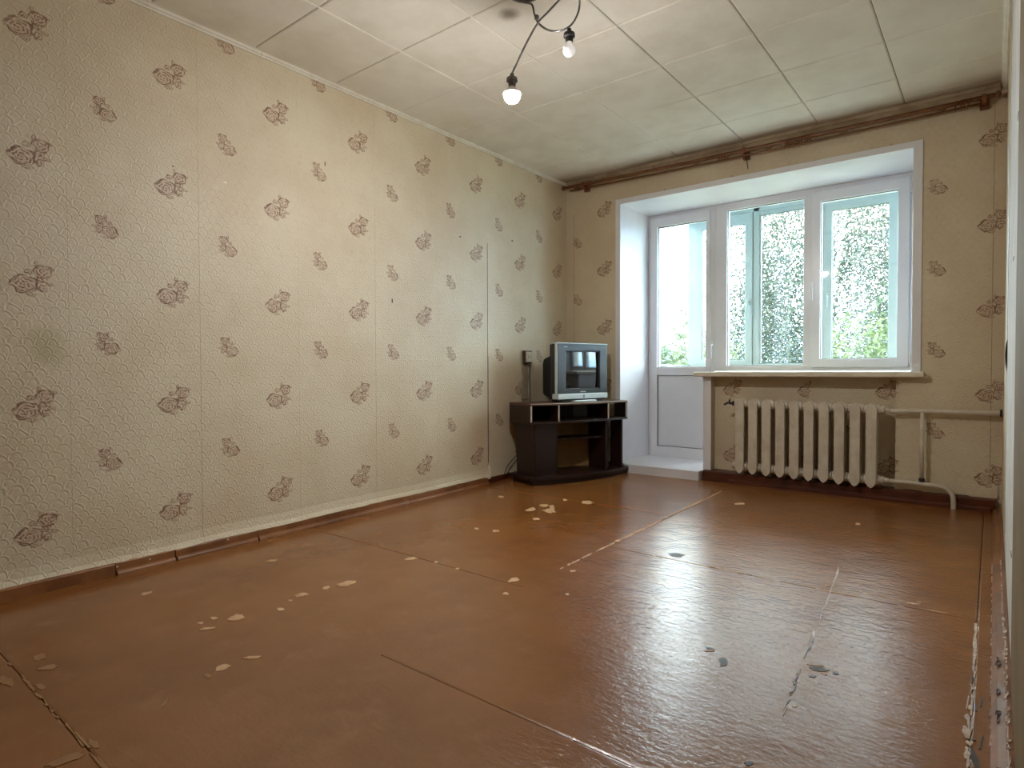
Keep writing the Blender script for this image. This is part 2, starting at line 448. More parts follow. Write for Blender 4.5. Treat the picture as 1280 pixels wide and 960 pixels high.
def frame_ring(x0, x1, z0, z1, w, y0, y1, bm=None):
    """rectangular frame in the xz plane; w = (left, right, bottom, top) widths"""
    bm = bm or bmesh.new(); l, r, b, t = w
    o = [(x0, z0), (x1, z0), (x1, z1), (x0, z1)]; i = [(x0 + l, z0 + b), (x1 - r, z0 + b), (x1 - r, z1 - t), (x0 + l, z1 - t)]
    V = [[bm.verts.new((x, y, z)) for x, z in q] for y in (y0, y1) for q in (o, i)]
    fo, fi, bo, bi = V
    for k in range(4):
        j = (k + 1) % 4
        bm.faces.new((fo[k], fo[j], fi[j], fi[k])); bm.faces.new((bo[k], bi[k], bi[j], bo[j]))
        bm.faces.new((fo[k], bo[k], bo[j], fo[j])); bm.faces.new((fi[k], fi[j], bi[j], bi[k]))
    return bm

# ================================================================== THE ROOM SHELL
# ---- floor: painted hardboard sheets over a dark base
floor = obj('floor', tilt(box(XL - 0.1, XR + 0.1, YF - 0.1, 4.6, -0.12, -0.014)), 'gap', kind='structure')
def fsurf(x, y):
    return fz(y) + noise.noise(Vector((x * 1.3, y * 1.3, 3))) * 0.0016 + noise.noise(Vector((x * 5, y * 5, 7))) * 0.0003
def sheet(rects, lift=0.0):
    """rects: (x0, x1, y0, y1, flags); a letter in flags (lrfb) marks an edge that runs on into the same sheet"""
    g = 0.0012; bm = bmesh.new()
    for x0, x1, y0, y1, fl in rects:
        a0 = x0 + (0 if 'l' in fl else g); a1 = x1 - (0 if 'r' in fl else g); b0 = y0 + (0 if 'f' in fl else g); b1 = y1 - (0 if 'b' in fl else g)
        nx = max(2, int((x1 - x0) / 0.08)); ny = max(2, int((y1 - y0) / 0.08))
        X = [a0] + [x0 + (x1 - x0) * i / nx for i in range(1, nx)] + [a1]; Y = [b0] + [y0 + (y1 - y0) * i / ny for i in range(1, ny)] + [b1]
        X = sorted(X + [a0 + .006, a1 - .006]); Y = sorted(Y + [b0 + .006, b1 - .006]); nx = len(X) - 1; ny = len(Y) - 1
        grid = [[bm.verts.new((x, y, fsurf(x, y) + lift)) for x in X] for y in Y]
        for i in range(nx + 1):
            if 'f' not in fl: grid[0][i].co.z -= .0012
            if 'b' not in fl: grid[ny][i].co.z -= .0012
        for j in range(ny + 1):
            if 'l' not in fl: grid[j][0].co.z -= .0012
            if 'r' not in fl: grid[j][nx].co.z -= .0012
        for j in range(ny):
            for i in range(nx): bm.faces.new((grid[j][i], grid[j][i + 1], grid[j + 1][i + 1], grid[j + 1][i]))
    low = bmesh.ops.extrude_edge_only(bm, edges=[e for e in bm.edges if e.is_boundary])
    for v in [q for q in low['geom'] if isinstance(q, bmesh.types.BMVert)]: v.co.z -= 0.013
    obj('floor_sheet', bm, 'floor', floor, smooth=False)
XJ = -1.446
sheet([(XL - .01, -0.036, YF, .477, '')])
sheet([(XL - .01, XJ, .477, 1.897, 'r'), (XJ, -0.036, .477, 1.185, 'l')], .0003)
sheet([(XL - .01, XJ, 1.897, 3.30, '')], 0)
sheet([(XL - .01, XJ, 3.30, 4.50, '')], .0004)
sheet([(XJ, -0.036, 2.56, 4.50, '')], .0002)
sheet([(XJ, -0.46, 1.185, 2.56, 'lr'), (-0.46, -0.036, 1.185, 2.56, 'l')], .0003)
sheet([(-0.036, XR + 0.02, YF, 4.50, '')], -.0006)

# bare patches and holes in the paint, each a small ragged flake lying in the surface
def patch(px, py, w, h, mat='chip', ang=0.0, lift=0.0016, seed=None):
    rnd = random.Random(seed if seed is not None else int(px * 7 + py * 13)); n = 13
    c = on_floor(px, py); ex = on_floor(px + 1, py) - c; ey = on_floor(px, py + 1) - c
    pts = []
    for k in range(n):
        a = k / n * 6.28319; r = 0.62 + 0.5 * rnd.random()
        dx, dy = math.cos(a) * w / 2 * r, math.sin(a) * h / 2 * r
        dx, dy = dx * math.cos(ang) - dy * math.sin(ang), dx * math.sin(ang) + dy * math.cos(ang)
        p = c + ex * dx + ey * dy
        pts.append(Vector((p.x, p.y, fsurf(p.x, p.y) + lift)))
    bm = extr(pts, (0, 0, -0.0016)); return obj('bare_patch', bm, mat, floor)
for a in ((295, 772, 24, 8, -.2), (260, 786, 24, 4, -.15), (267, 773, 10, 4, 0), (250, 779, 9, 3, 0), (377, 744, 18, 5, -.15), (351, 762, 10, 5, 0), (363, 751, 6, 3, 0), (433, 730, 26, 7, -.15),
          (408, 735, 12, 4, -.2), (340, 701, 14, 3, -.1), (183, 742, 18, 4, -.25), (278, 835, 22, 9, -.25), (315, 822, 24, 4, -.1), (513, 699, 18, 4, -.1), (545, 703, 5, 3, 0), (572, 711, 6, 2, 0),
          (642, 725, 15, 6, -.2), (632, 742, 9, 4, 0), (716, 714, 8, 3, 0), (709, 743, 5, 3, 0), (596, 661, 6, 2.5, 0), (620, 664, 11, 3, 0), (664, 637, 14, 5, -.2), (687, 639, 18, 6, 0),
          (670, 649, 13, 3.5, 0), (680, 632, 12, 4, 0), (706, 625, 6, 3, 0), (734, 628, 16, 4, .05), (626, 621, 8, 3, 0), (925, 630, 14, 3, 0), (690, 634, 7, 6, .5), (1072, 655, 7, 3, 0)):
    patch(*a[:4], 'chip', a[4])
for a in ((206, 879, 16, 3, -.9), (51, 822, 20, 8, -.2), (60, 835, 34, 6, -.2), (50, 858, 14, 8, .2), (8, 852, 24, 12, .2), (118, 930, 18, 9, .5), (80, 950, 56, 9, -.35), (260, 845, 10, 7, .2), (95, 945, 22, 9, -.2)):
    patch(*a[:4], 'chip_faint', a[4])
for a in ((845, 694, 24, 5, .1), (904, 828, 12, 13, -.3), (1024, 837, 24, 7, .1), (1045, 842, 9, 4, .2), (887, 811, 12, 4, .2), (936, 955, 12, 6, 0), (1016, 846, 9, 3, 0)):
    patch(*a[:4], 'chip_dark', a[4])
for a in ((888, 814, 14, 2.5, -.1), (1020, 832, 26, 2, .1), (993, 883, 7, 4, 0), (1030, 843, 10, 2, .3)):
    patch(*a[:4], 'chip_white', a[4])

def crack(x0, y0, x1, y1, wid, mat, gaps=0.3, seed=1, name='flaked_edge', jit=0.004, step=0.03, lift=0.0018):
    """a broken ragged line of flakes along a joint"""
    rnd = random.Random(seed); L = math.hypot(x1 - x0, y1 - y0); n = int(L / step); bm = bmesh.new()
    dx, dy = (x1 - x0) / L, (y1 - y0) / L
    for k in range(n):
        if rnd.random() < gaps: continue
        s0, s1 = k * step, (k + 1) * step * (0.9 + 0.3 * rnd.random())
        o0, o1 = rnd.uniform(-jit, jit), rnd.uniform(-jit, jit); w = wid * rnd.uniform(0.3, 1.3) / 2; w2 = wid * rnd.uniform(0.1, 1.0) / 2
        pts = []
        for s, o in ((s0, o0 - w2), ((s0 + s1) / 2, o0 - w), (s1, o1 - w2), (s1, o1 + w2), ((s0 + s1) / 2, o1 + w), (s0, o0 + w2)):
            X = x0 + dx * s - dy * o; Y = y0 + dy * s + dx * o; pts.append((X, Y, fsurf(X, Y) + lift))
        vs = [bm.verts.new(p) for p in pts]; vb = [bm.verts.new((p[0], p[1], p[2] - 0.003)) for p in pts]
        bm.faces.new(vs)
        for i in range(6): bm.faces.new((vs[i], vb[i], vb[(i + 1) % 6], vs[(i + 1) % 6]))
    return obj(name, bm, mat, floor, kind='stuff')
crack(XJ, 2.15, XJ, 3.95, 0.009, 'chip', 0.22, 3)
crack(XJ, 2.65, XJ, 3.1, 0.02, 'chip', 0.5, 5)
crack(-1.25, 2.56, -0.10, 2.56, 0.008, 'chip', 0.45, 8, jit=0.012)
crack(-0.60, 2.60, -0.10, 2.62, 0.018, 'chip', 0.7, 9, jit=0.02)
crack(-0.40, 1.55, -0.50, 2.8, 0.0035, 'chip_white', 0.62, 12)
crack(-0.402, 1.60, -0.44, 2.1, 0.004, 'chip_dark', 0.6, 13)
crack(-0.036, 1.2, -0.036, 2.5, 0.005, 'chip_white', 0.25, 15, jit=0.004)
crack(-0.04, 1.62, -0.042, 1.95, 0.009, 'chip_white', 0.4, 16, jit=0.005)
crack(-0.02, 1.35, -0.02, 2.0, 0.006, 'chip_dark', 0.8, 17, jit=0.010)
crack(-2.45, 0.477, -1.50, 0.477, 0.007, 'chip_faint', 0.3, 19)

# ---- left wall: plaster, wallpaper hung in strips one roll wide, ragged at the foot
wl = obj('wall_left', box(XL - 0.12, XL - 0.003, YF - 0.1, 5.15, -0.1, 2.62), 'plain', kind='structure')
seams = [3.42 - DU * k for k in range(9, -1, -1)] + [3.42 + DU, 3.42 + 2 * DU, YB]
seams = [s for s in seams if YF < s <= YB]; seams = [YF] + sorted(set(seams))
def strip(y0, y1, dx, foot, curl):
    bm = bmesh.new(); n = max(4, int((y1 - y0) / 0.03)); cols = []
    for i in range(n + 1):
        y = y0 + (y1 - y0) * i / n
        zb = fz(y) + foot(y)
        c = [(XL + dx, y, ZC - 0.001), (XL + dx, y, 1.0), (XL + dx, y, zb + 0.06), (XL + dx + curl * 0.35, y, zb + 0.022), (XL + dx + curl, y, zb)]
        cols.append([bm.verts.new(p) for p in c])
    for A, B in zip(cols, cols[1:]):
        for k in range(4): bm.faces.new((A[k], B[k], B[k + 1], A[k + 1]))
    o = obj('wallpaper_strip', bm, ['paper_side', 'paper_edge'], wl)
    s = o.modifiers.new('thickness', 'SOLIDIFY'); s.thickness = 0.0016; s.offset = 1; s.material_offset_rim = 1
    return o
def foot(y):
    b = 0.050 if y < 3.40 else 0.034
    return b + 0.006 * noise.noise(Vector((y * 3.1, 2, 0))) + 0.005 * noise.noise(Vector((y * 17, 5, 0)))
for k, (a, b) in enumerate(zip(seams, seams[1:])):
    late = a >= 3.41
    strip(a + 0.0004, b - 0.0006, 0.0 if late else 0.0012 + 0.0006 * (k % 2), foot, 0.006 if late else 0.020)
# the seam that has opened up and the torn lower corner next to it
bm = bmesh.new()
for (y, z0, z1, w) in ((3.421, 0.95, 1.79, 0.0035), (3.424, fz(3.42) + 0.03, 0.96, 0.005)):
    box(XL + 0.0002, XL + 0.0026, y - w / 2, y + w / 2, z0, z1, bm)
obj('open_seam', bm, 'socket_frame', wl)
bm = bmesh.new()
q = [(3.36, .02), (3.43, .03), (3.445, .07), (3.435, .12), (3.42, .15), (3.41, .10), (3.38, .05)]
obj('torn_flap', extr([(XL + 0.006 + (0.012 if z < .06 else 0), y, z + fz(y) + 0.006) for y, z in q], (0.002, 0, 0)), 'paper_edge', wl)
# little nicks and scratches in the paper
for (x, y, w, h) in ((406, 205, .8, 5), (490, 376, 1.2, 5), (216, 208, 1.5, 1.5), (575, 296, 1.5, 1.5), (640, 301, 1.5, 1.5), (281, 228, 4, 2)):
    p = on_x(x, y, XL); s = (on_x(x, y + 1, XL) - p).length; s2 = (on_x(x + 1, y, XL) - p).length
    obj('nick', box(XL + 0.0012, XL + 0.0030, p.y - w * s2 / 2, p.y + w * s2 / 2, p.z - h * s / 2, p.z + h * s / 2), 'paper_edge' if x in (281, 334) else 'socket_frame', wl)

# ---- right wall: whitewashed plaster between two remains of covering
wr = obj('wall_right', box(XR, XR + 0.12, YF - 0.1, 5.15, -0.1, 2.62), 'plaster', kind='structure')
obj('wallpaper_remnant', box(XR - 0.0015, XR + 0.001, 3.42, YB, fz(4) + 0.05, ZC - 0.001), 'paper_side', wr)
obj('plain_wallpaper', box(XR - 0.0020, XR + 0.001, YF, 2.06, fz(1) + 0.03, ZC - 0.001), 'olive', wr)  # plain olive brown wallpaper sheet on the near part of the wall
def curl_flap(y, z0, z1, out):
    pts = []; n = 8; bm = bmesh.new(); A = []; B = []
    for i in range(n + 1):
        t = i / n; z = z0 + (z1 - z0) * t; o = out * math.sin(t * math.pi)
        A.append(bm.verts.new((XR - 0.001, y + 0.03, z))); B.append(bm.verts.new((XR - 0.001 - o, y - 0.02, z)))
    for i in range(n): bm.faces.new((A[i], A[i + 1], B[i + 1], B[i]))
    o = obj('peeling_flap', bm, 'paper_edge', wr); s = o.modifiers.new('t', 'SOLIDIFY'); s.thickness = 0.0012
curl_flap(3.40, 0.84, 0.98, 0.008)
for y, z in ((2.75, 2.38), (2.75, 2.32), (2.2, 1.55), (2.25, 0.32), (2.5, 1.2)):
    obj('nick', box(XR - 0.0012, XR + 0.0005, y - 0.03, y + 0.03, z - 0.004, z + 0.004), 'socket_frame', wr)

# ---- window wall with the opening for window and balcony door, and the radiator niche
JX0, JX1, TOPZ, SILLZ = -2.415, -0.395, 2.215, 0.835
NX0, NX1, NY = -1.655, -0.480, 4.565
bm = bmesh.new()
box(XL - 0.0, JX0, YB, 5.15, -0.1, 2.62, bm)
box(JX1, XR, YB, 5.15, -0.1, 2.62, bm)
box(JX0, JX1, YB, 5.15, TOPZ, 2.62, bm)
box(-1.70, NX0, YB, 5.15, -0.1, SILLZ - 0.03, bm)
box(NX0, NX1, NY, 5.15, -0.1, SILLZ - 0.03, bm)
box(NX1, JX1, YB, 5.15, -0.1, SILLZ - 0.03, bm)
box(JX0, -1.70, 4.60, 5.15, -0.1, 0.06, bm)
wb = obj('wall_back', bm, 'paper_back', kind='structure')
wf = obj('wall_front', box(XL - 0.1, XR + 0.1, YF - 0.12, YF, -0.1, 2.62), 'plain', kind='structure')
# dark seams in the paper of this wall
bm = bmesh.new()
for (x, z0, z1, w) in ((-0.012, 0.10, 2.38, 0.003), (-2.862, 0.3, 2.2, 0.003)):
    box(x - w / 2, x + w / 2, YB - 0.0016, YB + 0.001, z0, z1, bm)
obj('paper_seam', bm, 'dust', wb)
for x0, x1 in ((XL + 0.05, JX0 - 0.01), (NX1, XR - 0.02), (NX0 + 0.002, NX1)):
    yb = NY if x0 == NX0 + 0.002 else YB
    bm = bmesh.new(); n = int((x1 - x0) / 0.025) + 2; A = []; B = []
    for i in range(n + 1):
        x = x0 + (x1 - x0) * i / n; zb = fz(YB) + 0.075 + 0.012 * noise.noise(Vector((x * 9, 1, 3))) + 0.008 * noise.noise(Vector((x * 31, 1, 3)))
        A.append(bm.verts.new((x, yb - 0.002, zb + 0.09))); B.append(bm.verts.new((x, yb - 0.010, zb)))
    for i in range(n): bm.faces.new((A[i], A[i + 1], B[i + 1], B[i]))
    o = obj('ragged_paper_hem', bm, ['paper_back', 'paper_edge'], wb); s = o.modifiers.new('t', 'SOLIDIFY'); s.thickness = 0.0015; s.material_offset_rim = 1

# white plastic linings of the opening
lin = empty('trim_1', (0, 0, 0), 'structure')
obj('reveal_panel', box(JX0, JX0 + 0.006, YB - 0.004, 5.0, 0.04, TOPZ), 'panel', lin)
obj('reveal_panel', box(JX1 - 0.006, JX1, YB - 0.004, 5.0, SILLZ, TOPZ), 'panel', lin)
obj('soffit_panel', box(JX0, JX1, YB - 0.004, 5.0, TOPZ - 0.006, TOPZ), 'panel', lin)
obj('casing_strip', box(-2.453, -2.408, YB - 0.010, YB, 0.08, 2.250), 'pvc', lin, 0.003)
obj('casing_strip', box(-0.402, -0.352, YB - 0.010, YB, SILLZ - 0.002, 2.250), 'pvc', lin, 0.003)
obj('casing_strip', box(-2.453, -0.352, YB - 0.011, YB, TOPZ - 0.006, 2.250), 'pvc', lin, 0.003)
obj('casing_strip', box(-1.712, -1.652, YB - 0.008, YB, fz(4.5) + 0.075, SILLZ - 0.03), 'pvc', lin, 0.002)
obj('reveal_panel', box(-1.712, -1.706, YB, 5.0, fz(4.5) + 0.10, SILLZ - 0.03), 'panel', lin)

# ---- ceiling: foam tiles, joints, cornices
ceil = obj('ceiling', box(XL - 0.1, XR + 0.1, YF - 0.1, 4.6, ZC, ZC + 0.1), 'grout', kind='structure')
TX, TY, CX, CY = 0.4822, 0.4781, -2.8525, 1.616
tile_cache = {}
def tile(x0, x1, y0, y1):
    key = (round(x1 - x0, 3), round(y1 - y0, 3))
    if key not in tile_cache:
        w, d = x1 - x0, y1 - y0; g = 0.0022; e = 0.006; bm = bmesh.new()
        rings = []
        for ins, z in ((g, 0.0), (g, -0.004), (g + e, -0.007)):
            rings.append([bm.verts.new(p) for p in ((ins, ins, z), (w - ins, ins, z), (w - ins, d - ins, z), (ins, d - ins, z))])
        for A, B in zip(rings, rings[1:]):
            for k in range(4): bm.faces.new((A[k], B[k], B[(k + 1) % 4], A[(k + 1) % 4]))
        bm.faces.new(rings[-1])
        o = obj('ceiling_tile', bm, 'tile', ceil); tile_cache[key] = o.data
    else:
        o = bpy.data.objects.new('ceiling_tile', tile_cache[key]); COL.objects.link(o); o.parent = ceil
    o.location = (x0, y0, ZC)
xs = [XL] + [CX + TX * i for i in range(1, 6)] + [XR - 0.008]
ys = [CY + TY * j for j in range(-5, 6)] + [YB - 0.06]
xs = [x for x in xs]
for x0, x1 in zip(xs, xs[1:]):
    for y0, y1 in zip(ys, ys[1:]):
        tile(x0, x1, y0, y1)
bm = bmesh.new()
for i in (1, 2):
    x = CX + TX * i; box(x - 0.0028, x + 0.0028, YF, 4.28, ZC - 0.0078, ZC, bm)
obj('joint_filler', bm, 'joint_white', ceil)
def cornice(profile, y0=None, y1=None, x0=None, x1=None, name='trim_2'):
    bm = bmesh.new(); A = []; B = []
    for a, b in profile:
        if y0 is not None: A.append((a, y0, b)); B.append((a, y1, b))
        else: A.append((x0, a, b)); B.append((x1, a, b))
    v = Vector(B[0]) - Vector(A[0])
    return extr(A, v)
zl = 2.446
prof = [(XL, zl), (XL + .010, zl), (XL + .012, zl + .007), (XL + .020, zl + .010), (XL + .024, zl + .018), (XL + .030, zl + .020), (XL + .032, ZC - .004), (XL, ZC - .001)]
t2 = empty('trim_2', (0, 0, 0), 'structure')
for a, b in ((YF, 1.655), (1.658, 3.655), (3.657, YB - 0.002)):
    obj('cornice_length', cornice(prof, a, b), 'cornice', t2)
t3 = empty('trim_3', (0, 0, 0), 'structure')
prof = [(XR, zl - .01), (XR - .010, zl - .01), (XR - .014, zl), (XR - .022, zl + .006), (XR - .026, zl + .016), (XR - .034, ZC - .004), (XR, ZC - .001)]
obj('cornice_length', cornice(prof, YF, YB - 0.002), 'cornice', t3)
t4 = empty('trim_4', (0, 0, 0), 'structure')
prof = [(YB, zl - .012), (YB - .012, zl - .012), (YB - .018, zl - .004), (YB - .030, zl + .004), (YB - .042, zl + .006), (YB - .056, ZC - .008), (YB - 0.066, ZC - .006), (YB, ZC - .001)]
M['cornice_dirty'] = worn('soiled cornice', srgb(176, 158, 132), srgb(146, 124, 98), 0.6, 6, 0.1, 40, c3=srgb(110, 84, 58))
for a, b in ((XL + .03, -1.42), (-1.417, XR - .035)):
    obj('cornice_length', cornice(prof, None, None, a, b), 'cornice_dirty', t4)

# ---- skirting boards
bl = empty('baseboard_left', (0, 0, 0), 'structure')
def skirt(y0, y1, face, top, mat='base_wood', bead=None):
    obj('skirting_board', tilt(extr([(XL, y0, -0.004), (face, y0, -0.004), (face + 0.001, y0, top - 0.006), (face - 0.005, y0, top), (XL, y0, top + 0.004)], (0, y1 - y0, 0))), mat, bl, 0.0015)
    if bead:
        obj('quarter_round', tilt(extr([(face - 0.004, y0 + .004, -0.004)] + [(face + bead * math.cos(a), y0 + .004, bead * 1.15 * math.sin(a)) for a in (0, .4, .8, 1.2, 1.57)] + [(face - 0.004, y0 + .004, bead)], (0, y1 - y0 - .006, 0))), mat, bl, smooth=False)
skirt(YF, 0.962, XL + 0.030, 0.052)
skirt(0.966, 1.205, XL + 0.022, 0.054, bead=0.016)
skirt(1.208, 1.60, XL + 0.023, 0.052, bead=0.017)
skirt(1.603, 2.62, XL + 0.021, 0.053, bead=0.018)
skirt(2.623, 3.40, XL + 0.020, 0.050, bead=0.014)
skirt(3.403, YB - 0.02, XL + 0.014, 0.040, 'base_dark')
for y, z in ((0.972, .035), (0.974, .012), (1.10, .034), (1.45, .04)):
    obj('nail_head', lathe([(0, 0.0012), (0.004, 0.0008), (0.0045, 0)], (XL + 0.024, y, z + fz(y)), (1, 0, 0), 8), 'chip_white', bl)
for y0, y1, z in ((2.15, 2.62, .015), (2.9, 3.12, .013)):
    obj('worn_edge', tilt(box(XL + 0.032, XL + 0.0365, y0, y1, 0.006, z - .004)), 'chip_faint', bl)
bb = empty('baseboard_back', (0, 0, 0), 'structure')
def bskirt(x0, x1, y, top, th=0.03, mat='base_dark', par=bb):
    obj('skirting_board', extr([(x0, y, fz(y) - .006), (x0, y - th, fz(y) - .006), (x0, y - th, fz(y) + top - .006), (x0, y - th + .006, fz(y) + top), (x0, y, fz(y) + top + .004)], (x1 - x0, 0, 0)), mat, par, 0.0015)
bskirt(-1.70, XR - 0.03, YB, 0.072, 0.045)
bskirt(-1.50, XR - 0.05, YB - 0.045, 0.026, 0.018)
obj('skirting_cap', box(NX0 + .004, NX1 - .004, YB - 0.002, NY, fz(YB), fz(YB) + 0.072), 'base_dark', bb)
bskirt(XL + 0.03, JX0 - 0.02, YB, 0.06, 0.02)
br = empty('baseboard_right', (0, 0, 0), 'structure')
obj('skirting_board', tilt(box(XR - 0.013, XR, YF, YB - .05, -0.004, 0.045)), 'base_wood', br, 0.002)
obj('quarter_round', tilt(extr([(XR - 0.012, YF, -.004), (XR - 0.042, YF, -.004), (XR - 0.041, YF, .012), (XR - 0.030, YF, .024), (XR - 0.012, YF, .028)], (0, YB - .05 - YF, 0))), 'base_wood', br)
def flakes(xa, za, y0, y1, w, mat, gaps, seed, par=br):
    rnd = random.Random(seed); bm = bmesh.new(); y = y0
    while y < y1:
        l = rnd.uniform(.012, .05)
        if rnd.random() > gaps:
            a = w * rnd.uniform(.3, 1.2); z = fz(y) + za + rnd.uniform(-.002, .002)
            vs = [bm.verts.new(p) for p in ((xa - a / 2, y, z), (xa + a * .4, y + l * .3, z + .001), (xa + a / 2, y + l, z), (xa - a * .3, y + l * .8, z + .002))]
            bm.faces.new(vs)
        y += l
    o = obj('flaked_filler', bm, mat, par, kind='stuff'); s = o.modifiers.new('t', 'SOLIDIFY'); s.thickness = .0015
flakes(XR - .042, .010, 1.2, 3.3, .005, 'chip_white', .5, 31)
flakes(XR - .014, .044, 1.2, 3.2, .007, 'chip_white', .35, 32)
flakes(XR - .010, .047, 1.3, 2.5, .008, 'chip_white', .35, 33)
flakes(XR - .028, .028, 1.3, 2.2, .012, 'chip_dark', .7, 34)

# ---- doorstep under the balcony door
ts = obj('trim_5', box(-2.300, -1.715, 4.395, YB + 0.0, fz(4.4) - 0.004, 0.098), 'panel', None, 0.004, kind='structure')
obj('step_board', box(JX0 + 0.006, -1.712, YB - 0.001, 5.0, 0.04, 0.096), 'panel', ts)
obj('step_nosing', box(-2.41, -2.300, 4.42, YB, fz(4.4) - 0.004, 0.096), 'panel', ts)

# ================================================================== INNER WINDOW AND BALCONY DOOR
WY0, WY1 = 5.0, 5.07
def handle(par, x, y, z, L=0.115, tiltx=0.0, mat='pvc'):
    bm = box(x - 0.014, x + 0.014, y - 0.010, y, z - 0.033, z + 0.033)
    base = obj('handle_plate', bm, mat, par, 0.005)
    bm = lathe([(0.010, 0), (0.010, 0.030)], (x, y - 0.008, z), (0, -1, 0), 12)
    box(x - 0.010, x + 0.010, y - 0.046, y - 0.032, z - L, z + 0.011, bm)
    h = obj('handle', bm, mat, par, 0.004)
def pane(par, x0, x1, z0, z1, y, mat='glass'):
    obj('pane', box(x0, x1, y, y + 0.006, z0, z1), mat, par)
    obj('gasket', frame_ring(x0 - .001, x1 + .001, z0 - .001, z1 + .001, (.004,) * 4, y - 0.012, y - 0.0005), 'gasket', par)
def sashbody(par, x0, x1, z0, z1, w, y0, y1, mat='pvc', name='sash'):
    bm = frame_ring(x0, x1, z0, z1, w, y0, y1)
    return obj(name, bm, mat, par, 0.005)
win = obj('window_1', frame_ring(-1.812, -0.4015, 0.845, 2.209, (.093, .062, .042, .058), WY0, WY1), 'pvc', None, 0.003, kind='structure')
obj('mullion', box(-1.140, -1.030, WY0 - .002, WY1, 0.886, 2.152), 'pvc', win, 0.003)
pane(win, -1.719, -1.140, 0.887, 2.151, WY0 + 0.03)
s2 = sashbody(win, -1.082, -0.463, 0.868, 2.178, (.062, .070, .064, .078), WY0 - 0.022, WY1 - .01)
pane(s2, -1.020, -0.533, 0.932, 2.100, WY0 + 0.01)
handle(win, -1.072, WY0 - 0.018, 1.48)
obj('glazing_cap', box(-1.075, -1.063, WY0 - 0.024, WY0 - 0.018, 1.62, 1.65), 'pvc', win)
for z in (0.93, 2.10): obj('hinge', box(-0.462, -0.452, WY0 - 0.030, WY0 - 0.008, z - .04, z + .04), 'pvc', s2, 0.002)
ws = obj('window_sill', box(-1.760, -0.330, 4.402, 5.0, 0.803, 0.838), 'sill', win, 0.008)
dr = obj('door_1', frame_ring(-2.409, -1.812, 0.050, 2.209, (.030, .040, .030, .030), WY0, WY1), 'pvc', None, 0.003, kind='structure')
ds = sashbody(dr, -2.380, -1.852, 0.082, 2.180, (.060, .034, .105, .080), WY0 - 0.022, WY1 - .01)
obj('mid_rail', box(-2.321, -1.885, WY0 - .020, WY1 - .012, 0.808, 0.880), 'pvc', ds, 0.004)
pane(ds, -2.320, -1.886, 0.880, 2.099, WY0 + 0.01)
obj('lower_panel', box(-2.322, -1.884, WY0 + 0.0, WY1 - .02, 0.184, 0.810), 'pvc', ds)
obj('gasket', frame_ring(-2.321, -1.885, 0.186, 0.809, (.004,) * 4, WY0 - .008, WY0 - .0005), 'gasket', ds)
handle(dr, -1.832, WY0 - 0.018, 1.06)
for z in (0.95, 2.06, .25): obj('hinge', box(-2.392, -2.380, WY0 - 0.030, WY0 - 0.006, z - .04, z + .04), 'pvc', ds, 0.002)

# ================================================================== BALCONY
bx0, bx1 = -2.52, 1.2
bal = obj('trim_6', box(bx0 - .08, bx1, 5.15, 6.2, -0.16, -0.06), 'balcony', kind='structure')
obj('balcony_parapet', box(bx0 - .06, bx1, 6.02, 6.10, -0.06, 0.88), 'balcony', bal)
obj('balcony_parapet', box(bx0 - .06, bx0 + .02, 5.15, 6.02, -0.06, 0.88), 'balcony', bal)
obj('balcony_soffit', box(bx0 - .08, bx1, 5.15, 6.2, 2.43, 2.55), 'balcony', bal)
w2 = empty('window_2', (0, 0, 0), 'structure')
OY0, OY1 = 6.0, 6.06
obj('outer_rail', box(-2.44, bx1, OY0 - .02, OY1 + .02, 0.86, 0.905), 'turq', w2, 0.004)
obj('outer_rail', box(-2.44, bx1, OY0, OY1, 2.355, 2.43), 'turq', w2, 0.004)
obj('corner_post', box(-2.46, -2.385, OY0 - .0, OY1, 0.905, 2.43), 'turq', w2, 0.004)
sA = sashbody(w2, -2.385, -1.818, 0.905, 2.356, (.072, .070, .045, .099), OY0 - .01, OY1 - .01, 'turq')
pane(sA, -2.313, -1.888, 0.950, 2.257, OY0 + .02, 'glass_out')
obj('outer_post', box(-1.812, -1.756, OY0, OY1, 0.905, 2.43), 'turq', w2, 0.003)
fB = sashbody(w2, -1.756, -1.230, 0.905, 2.355, (.010, .012, .008, .040), OY0 + .005, OY1 - .01, 'turq', 'fixed_frame')
pane(fB, -1.746, -1.242, 0.913, 2.315, OY0 + .02, 'glass_out')
obj('outer_post', box(-1.230, -1.200, OY0, OY1, 0.905, 2.43), 'turq', w2, 0.003)
sC = sashbody(w2, -1.200, -0.640, 0.905, 2.356, (.065, .066, .047, .099), OY0 - .01, OY1 - .01, 'turq')
pane(sC, -1.135, -0.706, 0.952, 2.257, OY0 + .02, 'glass_out')
obj('outer_post', box(-0.640, -0.560, OY0, OY1, 0.905, 2.43), 'turq', w2, 0.003)
fD = sashbody(w2, -0.560, 0.20, 0.905, 2.355, (.04, .04, .03, .06), OY0, OY1 - .01, 'turq', 'fixed_frame')
pane(fD, -0.52, 0.16, 0.935, 2.295, OY0 + .02, 'glass_out')
fE = sashbody(w2, 0.20, bx1, 0.905, 2.355, (.04, .04, .03, .06), OY0, OY1 - .01, 'turq', 'fixed_frame')
pane(fE, 0.24, bx1 - .04, 0.935, 2.295, OY0 + .02, 'glass_out')
for par, x in ((sA, -1.852), (sC, -1.170)): handle(par, x, OY0 - .01, 1.50, 0.10, mat='turq')
